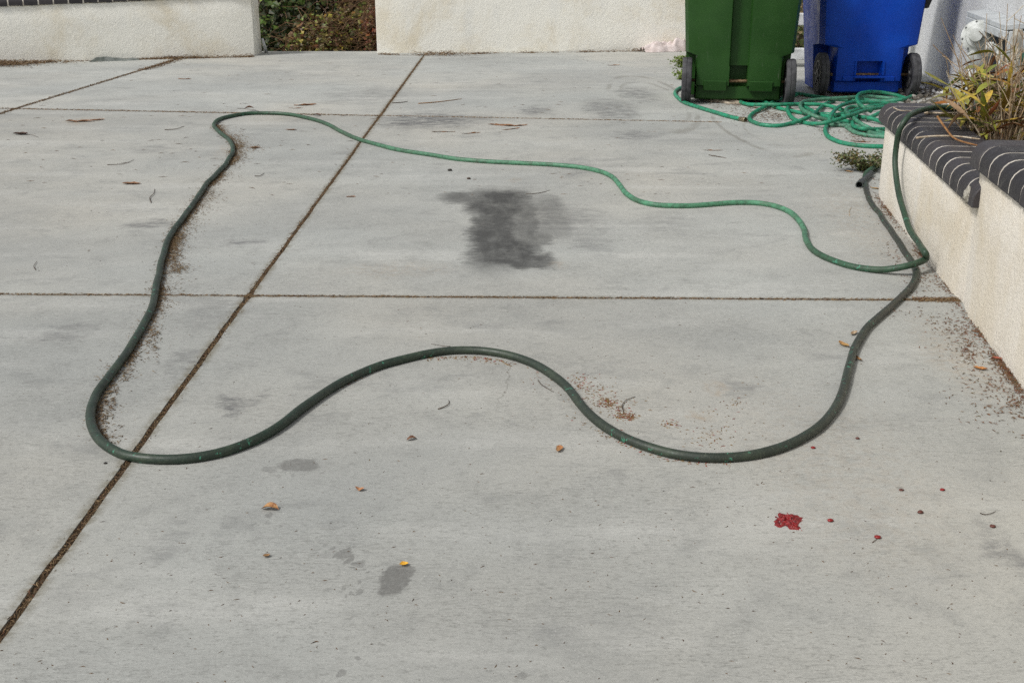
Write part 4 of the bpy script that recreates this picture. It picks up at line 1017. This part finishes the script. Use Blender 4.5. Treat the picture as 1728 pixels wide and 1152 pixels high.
# ------------------------------------------------------------------ loose things on the concrete
def dry_leaf(px, py, L, Wd, ang, c1, c2, label, curl=.5, z=.002, fold=.6, group=None, seg=8):
    bm = bmesh.new(); rows = []; sd = px * .37
    for i in range(seg + 1):
        u = i / seg; w = Wd * .5 * (math.sin(math.pi * min(1, u * .96 + .03)) ** .7) * (1 + .25 * noise.noise(Vector((u * 6, sd, 0))))
        z_ = abs(curl) * L * (.25 - (u - .5) ** 2) if curl < 0 else curl * L * (u - .5) ** 2
        rw = []
        for s in (-1, -.5, 0, .5, 1):
            rw.append(bm.verts.new((L * (u - .5), s * w * (1 + .2 * noise.noise(Vector((u * 5, s * 3, sd)))) + .08 * L * math.sin(u * 3 + sd), .0015 + z_ + fold * w * abs(s) ** 1.6 + .05 * L * noise.noise(Vector((u * 4, s * 2, sd + 9))) * abs(s))))
        rows.append(rw)
    mz = min(v.co.z for v in bm.verts)
    for v in bm.verts: v.co.z -= mz - .0008
    for i in range(seg):
        for j in range(4): bm.faces.new((rows[i][j], rows[i + 1][j], rows[i + 1][j + 1], rows[i][j + 1]))
    o = from_bm("dry_leaf", bm, simple("fallen_leaf", c1, c2, 120, .65, .4, 300)); p = P(px, py); o.location = (p.x, p.y, z); o.rotation_euler = (0, 0, ang)
    return setp(o, label, "leaf", group)
dry_leaf(456, 861, .033, .018, -.25, srgb(176, 134, 86), srgb(126, 78, 48), "curled orange brown leaf lying left of the wet grey spot", -.6)
dry_leaf(607, 828, .013, .018, 1.3, srgb(190, 140, 100), srgb(160, 112, 76), "tiny tan leaf scrap above the grey splashes", .3)
dry_leaf(695, 743, .023, .012, .35, srgb(126, 92, 70), srgb(96, 66, 50), "small brown folded leaf under the crest of the dark hose", -.5)
dry_leaf(942, 760, .032, .015, 1.45, srgb(182, 142, 94), srgb(156, 106, 66), "torn tan leaf below the middle of the dark hose", .4)
dry_leaf(682, 955, .016, .012, .5, srgb(226, 176, 56), srgb(200, 146, 40), "small yellow petal on the rim of the wet grey spot", .7)
dry_leaf(1424, 584, .046, .016, 1.75, srgb(178, 144, 88), srgb(138, 100, 58), "yellow brown curled leaf left of the dark hose near the planter", .5)
dry_leaf(1441, 565, .036, .014, .7, srgb(196, 178, 150), srgb(150, 124, 96), "pale withered leaf touching the hose near the planter", .5)
dry_leaf(1447, 606, .050, .010, 1.9, srgb(160, 122, 78), srgb(116, 84, 50), "narrow brown leaf tucked along the hose's right side", .4)
dry_leaf(1687, 608, .040, .014, -.3, srgb(162, 86, 64), srgb(130, 64, 48), "reddish leaf near the foot of the planter wall", .3)
dry_leaf(1654, 624, .036, .016, -.35, srgb(176, 122, 66), srgb(140, 90, 48), "orange leaf among the russet litter by the planter", .4)
dry_leaf(450, 940, .013, .010, .4, srgb(150, 116, 78), srgb(110, 80, 50), "small brown husk below the curled orange leaf", .6)
dry_leaf(421, 188, .055, .030, .2, srgb(120, 90, 70), srgb(84, 58, 44), "brown leaf draped on the far top of the hose loop", -.5, 2 * HOSE_R - .006)
dry_leaf(535, 196, .05, .026, -.3, srgb(96, 70, 54), srgb(66, 46, 36), "dark brown leaf behind the far bend of the hose", -.4)
dry_leaf(35, 228, .08, .035, .1, srgb(84, 60, 48), srgb(58, 42, 34), "dark brown leaf with a thin stem at the picture's left edge", .3)
dry_leaf(1432, 291, .05, .012, 2.5, srgb(190, 160, 116), srgb(150, 116, 76), "straw coloured blade beside the creeping weed", .3)
dry_leaf(1452, 240, .1, .014, -.35, srgb(160, 112, 66), srgb(120, 78, 44), "narrow orange bark strip beneath the front loop of bright hose", .1)
dry_leaf(1478, 320, .05, .014, -.5, srgb(200, 172, 120), srgb(160, 124, 80), "straw coloured blade at the planter's far foot", .3)
for i, (x, y, L, Wd, a, lb) in enumerate([(850, 213, .16, .03, -.3, "large cinnamon bark chip in the cluster beyond the oil stain"), (872, 213, .13, .02, .5, "forked bark chip at the right end of the bark cluster"), (835, 211, .08, .02, .1, "small bark chip at the left end of the bark cluster"),
        (862, 219, .12, .014, .4, "thin bark sliver at the near side of the bark cluster"), (748, 224, .13, .014, .05, "long thin bark strip left of the bark cluster"), (795, 226, .11, .016, .2, "pale bark strip between the hose and the bark cluster"), (515, 178, .14, .035, .5, "brown bark flake beyond the hose's far bend"),
        (500, 183, .10, .014, .2, "thin bark sliver in front of the bark flake by the far bend"), (222, 311, .08, .035, .1, "lone cinnamon bark chip left of the hose"), (135, 206, .16, .04, .1, "reddish bark patch near the far left joint"), (165, 203, .08, .03, .3, "small reddish bark bit right of the bark patch"),
        (430, 250, .05, .03, .2, "small tan bark crumb inside the far end of the loop"), (491, 220, .07, .02, -.3, "brown bark curl inside the far end of the loop"), (592, 333, .04, .02, -.1, "brown leaf crumb right of the long joint"), (1203, 255, .10, .012, -.25, "thin brown strip between the oil stain and the bins"),
        (1035, 111, .12, .02, .1, "brown strip on the far slab left of the green bin"), (312, 134, .1, .02, .1, "small brown bark bit on the far slab")]):
    dry_leaf(x, y, L, Wd, a, srgb(146, 108, 76), srgb(106, 72, 50), lb, .15, .001, .25)
def twig_px(lst, r, m, label, lift=.002):
    pts = [P(x, y, .002 + (lift if 0 < i < len(lst) - 1 else 0)) for i, (x, y) in enumerate(lst)]
    return twig_thing("twig", pts, r, m, label, "twig")
twig_px([(739, 690), (750, 686), (758, 680), (757, 675)], .0013, M_TWIG, "hooked dark twig between the hose crest and the tan leaf")
twig_px([(908, 641), (913, 648), (924, 655), (934, 661)], .0011, M_TWIG, "thin stem with a dry tip just under the hose's downward bend")
twig_px([(1052, 694), (1050, 685), (1056, 675), (1072, 669)], .0012, M_TWIG, "curved wiry stem standing out of the tan crumbs by the hose")
twig_px([(255, 342), (253, 333), (259, 327), (261, 319)], .0018, M_TWIG, "s-shaped dark twig left of the hose")
twig_px([(181, 278), (205, 277), (226, 270)], .0016, M_TWIG, "slim straight twig left of the loop's far bend")
twig_px([(278, 219), (295, 218), (311, 213)], .002, M_TWIG, "slim twig left of the far tip of the loop")
twig_px([(887, 327), (908, 326), (928, 321)], .0016, M_TWIG, "slim twig at the far side of the oil stain")
twig_px([(706, 175), (740, 172), (779, 167)], .0035, M_OCHRE, "long brown stick on the slab beyond the hose")
twig_px([(662, 174), (677, 173), (688, 171)], .003, M_TWIG, "short brown stick beside the long joint beyond the hose")
twig_px([(1196, 262), (1210, 264), (1226, 267)], .003, M_TWIG, "short dark stick in front of the bright hose")
twig_px([(1654, 865), (1662, 868), (1672, 866), (1680, 862)], .0009, M_TWIG, "tiny curved stem near the right edge above the brown seed")
twig_px([(1434, 365), (1433, 357), (1437, 349)], .0016, M_PALE, "pale bent stalk on the slab in front of the creeping weed")
twig_px([(430, 297), (437, 297), (446, 292)], .0016, M_TWIG, "small forked twig inside the loop's far end")
twig_px([(40, 226), (55, 228), (65, 232)], .0012, M_TWIG, "thin leaf stem beside the dark leaf at the left edge")
twig_px([(760, 600 - 16), (752, 584), (728, 580)], .0008, M_TWIG, "hair thin stem behind the hose crest")
twig_px([(1472, 915), (1476, 911), (1480, 909)], .0008, M_TWIG, "fine stalk of the red berry right of the squashed fruit")
twig_px([(400, 183), (425, 185), (445, 190)], .0014, M_TWIG, "thin twig behind the far top of the loop")
twig_px([(60, 455), (57, 449), (62, 441)], .0012, M_TWIG, "small twig at the left between the two cross joints")

def pip(px, py, r, m, label, name="berry", cat="berry", sq=.6):
    bm = bmesh.new(); bmesh.ops.create_icosphere(bm, subdivisions=2, radius=1)
    for v in bm.verts:
        v.co *= 1 + .25 * noise.noise(v.co * 1.8 + Vector((px, py, 0))); v.co = Vector((v.co.x * r * 1.15, v.co.y * r, (v.co.z * sq + sq * .9) * r))
    o = from_bm(name, bm, m); p = P(px, py); o.location = (p.x, p.y, .0006); return setp(o, label, cat)
M_BERRY = simple("dried_red_berry", srgb(140, 34, 32), srgb(96, 26, 24), 160, .45)
M_SEED = simple("brown_seed", srgb(100, 58, 48), srgb(70, 42, 36), 160, .6)
M_PEB = simple("dark_pebble", srgb(50, 46, 40), srgb(36, 34, 32), 120, .8)
pip(1401, 880, .0052, M_BERRY, "dark red berry just right of the squashed red fruit")
pip(1481, 908.5, .0055, M_BERRY, "red berry with a fine stalk, right of and nearer than the squashed fruit")
pip(1590, 828, .0045, M_BERRY, "small red berry far to the right of the squashed fruit")
pip(1553, 866, .005, M_SEED, "brown seed between the red berries at the lower right", "seed", "seed")
pip(1675, 890, .005, M_SEED, "brown seed close to the lower right edge", "seed", "seed")
pip(1372, 757, .0045, M_BERRY, "red berry in front of the hose's right bend")
pip(1521, 828, .0045, M_SEED, "purplish seed in a small stain left of the far red berry", "seed", "seed", .4)
pip(759, 289, .0095, M_PEB, "black pebble between the pale hose and the oil stain", "pebble", "pebble")
pip(791, 303, .008, M_TWIG, "small grey brown pebble beyond the oil stain", "pebble", "pebble")
pip(1447, 857 - 116, .004, M_SEED, "dark seed by the hose's right bend", "seed", "seed")
pip(178, 783, .0036, M_PEB, "dark crumb left of the joint in front of the hose", "pebble", "pebble")
# squashed red fruit
n = N("crushed_fruit"); c = n.ramp(n.noise(n.pos, 150, 4, .7), [(.25, srgb(60, 14, 12)), (.42, srgb(104, 20, 20)), (.54, srgb(142, 28, 32)), (.64, srgb(126, 44, 30)), (.78, srgb(184, 84, 76))])
M_FRUIT = n.done(c, .35, n.bump(n.noise(n.pos, 240, 4), 1, .004), .5)
fc = P(1330, 880); fr = empty("squashed_fruit", Vector((fc.x, fc.y, 0)), "squashed bright red fruit on the concrete at the lower right", "fruit")
bm = bmesh.new(); nr, na = 14, 56; rr = []; cen = bm.verts.new((0, 0, .006))
for i in range(1, nr + 1):
    ring = []
    for k in range(na):
        a = 2 * math.pi * k / na; e_ = Vector((math.cos(a), math.sin(a), 0)); w = 1 + .30 * noise.noise(e_ * 1.3 + Vector((5, 0, 0))) + .15 * noise.noise(e_ * 3.1 + Vector((2, 0, 0))) + .22 * noise.noise(e_ * 9 + Vector((0, 4, 0)))
        u = i / nr; q = Vector((e_.x * .0265 * w * u, e_.y * .036 * w * u, 0)); q.z = .0006 + .0085 * (1 - u ** 2) * (.6 + 1.5 * noise.noise(q * 150)) if u < 1 else .0004
        q.z = max(q.z, .0004); ring.append(bm.verts.new(q))
    rr.append(ring)
for k in range(na): bm.faces.new((cen, rr[0][k], rr[0][(k + 1) % na]))
for i in range(nr - 1):
    for k in range(na): bm.faces.new((rr[i][k], rr[i + 1][k], rr[i + 1][(k + 1) % na], rr[i][(k + 1) % na]))
from_bm("pulp", bm, M_FRUIT, fr)
bm = bmesh.new()
for k in range(34):
    a = random.uniform(0, 6.28); r = abs(random.gauss(.026, .006)); s = random.uniform(.0006, .0022)
    Mx = Matrix.Translation((math.cos(a) * r, math.sin(a) * r * 1.3, .0006)) @ Matrix.Diagonal((s, s * random.uniform(.6, 1.6), s * .5, 1)); bmesh.ops.create_icosphere(bm, subdivisions=1, radius=1, matrix=Mx)
o = from_bm("pulp_fragments", bm, M_FRUIT, fr); o["kind"] = "stuff"

# ------------------------------------------------------------------ litter: joints, along the hose, at the walls
g_tot = lambda a, b: [Vector((a[0], a[1], 0)), Vector((b[0], b[1], 0))]
scatter_line("joint", [Vector((J1(y), y, 0)) for y in (1.2, 3, 5, 7, 9, 10.4)], 12000, .0068, 0, -.002, (.006, .018), (.0012, .0026), 0, 1, .006, .7)
scatter_line("joint", [Vector((x, H1(x), 0)) for x in (-2.2, -1, 0, 1, 1.35)], 6000, .0075, 0, -.002, (.006, .018), (.0014, .003), 0, 2, .007, .7)
scatter_line("joint", [Vector((x, H2(x), 0)) for x in (-4, -2, 0, 1.2)], 4200, .010, 0, -.001, (.008, .022), (.0016, .0034), 0, 3, .006, .8)
scatter_line("joint", [Vector((J2(y), y, 0)) for y in (7, 8, 9, 10.3)], 3000, .012, 0, -.002, (.01, .025), (.002, .004), 0, 4, .01, .6)
scatter_line("joint", [P(238, 119), P(262, 113), P(300, 100.5)], 900, .03, 0, .0, (.01, .03), (.002, .005), 0, 5, .012, .5)
scatter_line("joint", [P(1540, 506), P(1580, 506), P(1618, 507)], 700, .012, 0, .0, (.006, .018), (.0015, .003), 0, 6, .008, .6)
build_litter("joint_debris", "joint", M_BROWN, "brown needles and grit packed into the slab joints")
inner = [(361, 212), (369, 223), (386, 236), (394, 250), (389, 266), (373, 288), (351, 310), (331, 339), (315, 362), (296, 388), (283, 411), (277, 433), (270, 459), (265, 488), (259, 516), (245, 545), (228, 575), (206, 610), (182, 642), (165, 668), (157, 694), (158, 717), (168, 738), (186, 754)]
HL = px_line(inner)
scatter_line("hose", HL, 4600, .022, 1.0, .001, (.006, .02), (.0013, .003), .6, 11, .008, .25)
scatter_line("hose", HL, 4200, .010, 1.0, .001, (.006, .018), (.0013, .003), .0, 12, .008, .3)
scatter_line("hose", HL, 900, .05, 1.0, .001, (.005, .014), (.0012, .0026), .6, 17, 0)
scatter_line("hose", HL, 1100, .016, -1.0, .001, (.006, .016), (.0012, .0026), .6, 23, 0)
for (x, y, rx, ry, c_) in [(404, 247, 5, 8, 700), (400, 265, 6, 6, 300), (296, 420, 5, 12, 520), (304, 456, 7, 3, 240), (292, 440, 5, 8, 300), (310, 395, 4, 8, 150), (257, 560, 6, 16, 420), (215, 625, 6, 10, 160), (185, 665, 6, 16, 300), (172, 700, 4, 14, 160), (430, 252, 6, 2, 160), (350, 330, 8, 8, 160), (330, 370, 8, 10, 120)]:
    scatter_blob("hose", x, y, rx * 1.3, ry * 1.5, int(c_ * .6), .001, (.006, .018), (.0014, .003), .005)
scatter_line("hose", HL, 4500, .03, 1.0, .0006, (.002, .006), (.0008, .0016), .5, 71)
build_litter("needle_drift", "hose", M_TANB, "drift of tan and brown needles along the inner side of the hose loop")
scatter_line("redl", px_line([(720, 604), (763, 602), (802, 602), (841, 607), (870, 615)]), 170, .014, -1, .001, (.005, .014), (.0014, .0032), .4, 31)
scatter_line("redl", px_line([(640, 628), (560, 662), (508, 700), (430, 752), (330, 782), (260, 783)]), 150, .006, -1, .001, (.004, .012), (.0012, .0026), .4, 32)
scatter_line("redl", px_line([(960, 700), (1022, 733), (1094, 766), (1170, 781), (1245, 781)]), 110, .008, -1, .001, (.005, .012), (.0014, .003), .4, 35)
for (x, y, rx, ry, c_) in [(1000, 662, 24, 14, 130), (1022, 680, 8, 5, 130), (1058, 703, 8, 4, 170), (1045, 690, 18, 10, 110), (975, 645, 10, 8, 50), (1132, 716, 8, 4, 40), (1200, 738, 30, 12, 60), (1225, 690, 30, 25, 30), (1240, 680, 10, 4, 14), (910, 640, 20, 10, 30)]:
    scatter_blob("redl", x, y, rx, ry, c_, .001, (.005, .013), (.0013, .003))
M_MIXED = leafmat("mixed_litter", [(0, srgb(92, 70, 40)), (.4, srgb(132, 104, 58)), (.7, srgb(84, 66, 38)), (.88, srgb(140, 46, 44)), (1, srgb(96, 30, 30))], .8)
build_litter("leaf_crumbs", "redl", M_MIXED, "tan and red crumbs strewn along the near curve of the hose")
pl = [(1486, 334), (1520, 378), (1560, 430), (1600, 482), (1640, 537), (1690, 604), (1728, 655), (1760, 697)]
PL = px_line(pl)
PLo = [p + PN * .006 for p in PL]
scatter_line("plant", PLo, 1500, .013, -1 if True else 1, .001, (.005, .016), (.0014, .0035), .7, 41, .006, .3)
for (x, y, rx, ry, c_) in [(1632, 575, 10, 16, 200), (1617, 550, 12, 8, 100), (1636, 600, 8, 10, 120), (1590, 550, 14, 12, 90), (1570, 542, 8, 5, 40), (1600, 580, 22, 14, 70), (1680, 620, 25, 30, 160), (1700, 660, 24, 30, 260), (1718, 680, 10, 12, 160), (1668, 650, 30, 26, 110), (1640, 660, 40, 40, 80), (1690, 700, 30, 25, 60),
                      (1545, 465, 14, 10, 90), (1560, 475, 10, 8, 70), (1500, 425, 6, 12, 50), (1515, 435, 4, 5, 40), (1495, 350, 10, 10, 110), (1485, 335, 10, 6, 160), (1505, 365, 8, 8, 60), (1475, 385, 14, 30, 24), (1545, 500, 20, 6, 60), (1530, 530, 24, 12, 40), (1465, 305, 14, 6, 160)]:
    scatter_blob("plant", x, y, rx, ry, int(c_ * .55), .001, (.005, .016), (.0014, .0034), .002)
scatter_line("plant", PLo, 3500, .09, -1, .0006, (.002, .006), (.0008, .0016), .6, 72)
build_litter("russet_needles", "plant", M_REDB, "russet needles and leaf crumbs drifted along the foot of the planter wall")
bw = px_line([(-60, 111), (0, 109.5), (60, 107), (120, 103.5), (200, 101), (300, 99), (428, 96)])
scatter_line("wall", bw, 3000, .03, -1, .001, (.012, .035), (.003, .007), .5, 51, .03, .3)
scatter_blob("wall", 5, 110, 26, 2.2, 1500, .001, (.012, .04), (.003, .007), .03)
scatter_blob("wall", 40, 106, 40, 2, 1200, .001, (.012, .04), (.003, .007), .02)
scatter_line("wall", px_line([(640, 92), (700, 94), (760, 92), (850, 90), (1000, 88), (1085, 87)]), 1000, .02, -1, .001, (.012, .03), (.003, .006), .7, 61, .02, .3)
scatter_blob("wall", 745, 93, 22, 1.6, 500, .001, (.012, .04), (.003, .007), .02)
scatter_blob("wall", 1075, 86, 10, 1, 90, .001, (.012, .04), (.003, .007), .02)
build_litter("wall_drift", "wall", M_BROWN, "brown leaf debris drifted along the foot of the back walls")
for (x, y, rx, ry, c_) in [(1280, 195, 30, 8, 160), (1320, 195, 25, 6, 130), (1300, 200, 16, 4, 90), (1390, 222, 14, 6, 50), (1440, 228, 20, 6, 60), (1455, 235, 16, 5, 50), (1580, 150, 14, 6, 500), (1565, 158, 20, 5, 400), (1600, 160, 10, 6, 300), (1420, 160, 30, 4, 260), (1390, 166, 40, 3, 160), (1250, 180, 40, 4, 90)]:
    scatter_blob("bin", x, y, rx, ry, c_, .001, (.008, .03), (.002, .006), .012)
build_litter("bin_debris", "bin", M_DARKB, "dark brown debris around the bins and the heap of bright hose")
for _ in range(1150):
    q = P(random.uniform(-20, 1750), 95 + 1060 * random.random() ** .9)
    if q.x > 1.2 and q.y < 5.2 and (q - PA).dot(PN) < .02: continue
    s = random.choice((1, 1, 1, 1.5, 2))
    sliver("speck", q.x, q.y, .001, random.uniform(.003, .008) * s, random.uniform(.001, .0024), random.gauss(0, .8), 0)
for _ in range(260):
    q = P(random.uniform(0, 1300), random.uniform(100, 330)); sliver("speck", q.x, q.y, .001, random.uniform(.02, .06), random.uniform(.002, .004), random.gauss(0, .5), 0)
build_litter("grit", "speck", M_DARKB, "dark grit and needles sprinkled over the concrete slabs")
# rubble by the house wall
bm = bmesh.new()
for _ in range(170):
    q = P(random.gauss(1587, 13), random.gauss(153, 6)); s = random.uniform(.006, .022)
    Mx = Matrix.Translation((q.x, q.y, s * .5)) @ Matrix.Rotation(random.uniform(0, 6), 4, Vector((random.random(), random.random(), 1)).normalized()) @ Matrix.Diagonal((s, s * random.uniform(.5, 1), s * random.uniform(.4, .8), 1))
    bmesh.ops.create_icosphere(bm, subdivisions=1, radius=1, matrix=Mx)
n = N("rubble"); c = n.ramp(n.island(), [(0, srgb(70, 66, 60)), (.5, srgb(124, 118, 108)), (.85, srgb(160, 156, 148)), (1, srgb(226, 226, 224))])
M_RUB = n.done(c, .9)
setp(from_bm("rubble", bm, M_RUB, None, False), "small grey rubble heaped where the house wall meets the ground", "rubble", kind="stuff")
bm = bmesh.new()
for _ in range(420):
    t_, o_ = random.uniform(-1.5, -.05), 0; q = HW(random.uniform(-.6, 2.6), random.uniform(.02, .35), 0); s = random.uniform(.012, .03)
    if (q - PA).dot(PD) > -.25: continue
    Mx = Matrix.Translation((q.x, q.y, s * .5)) @ Matrix.Rotation(random.uniform(0, 6), 4, 'Z') @ Matrix.Diagonal((s, s * .8, s * .6, 1)); bmesh.ops.create_icosphere(bm, subdivisions=1, radius=1, matrix=Mx)
setp(from_bm("gravel", bm, M_RUB, None, False), "grey pebbles strewn along the foot of the house wall behind the planter", "gravel", kind="stuff")
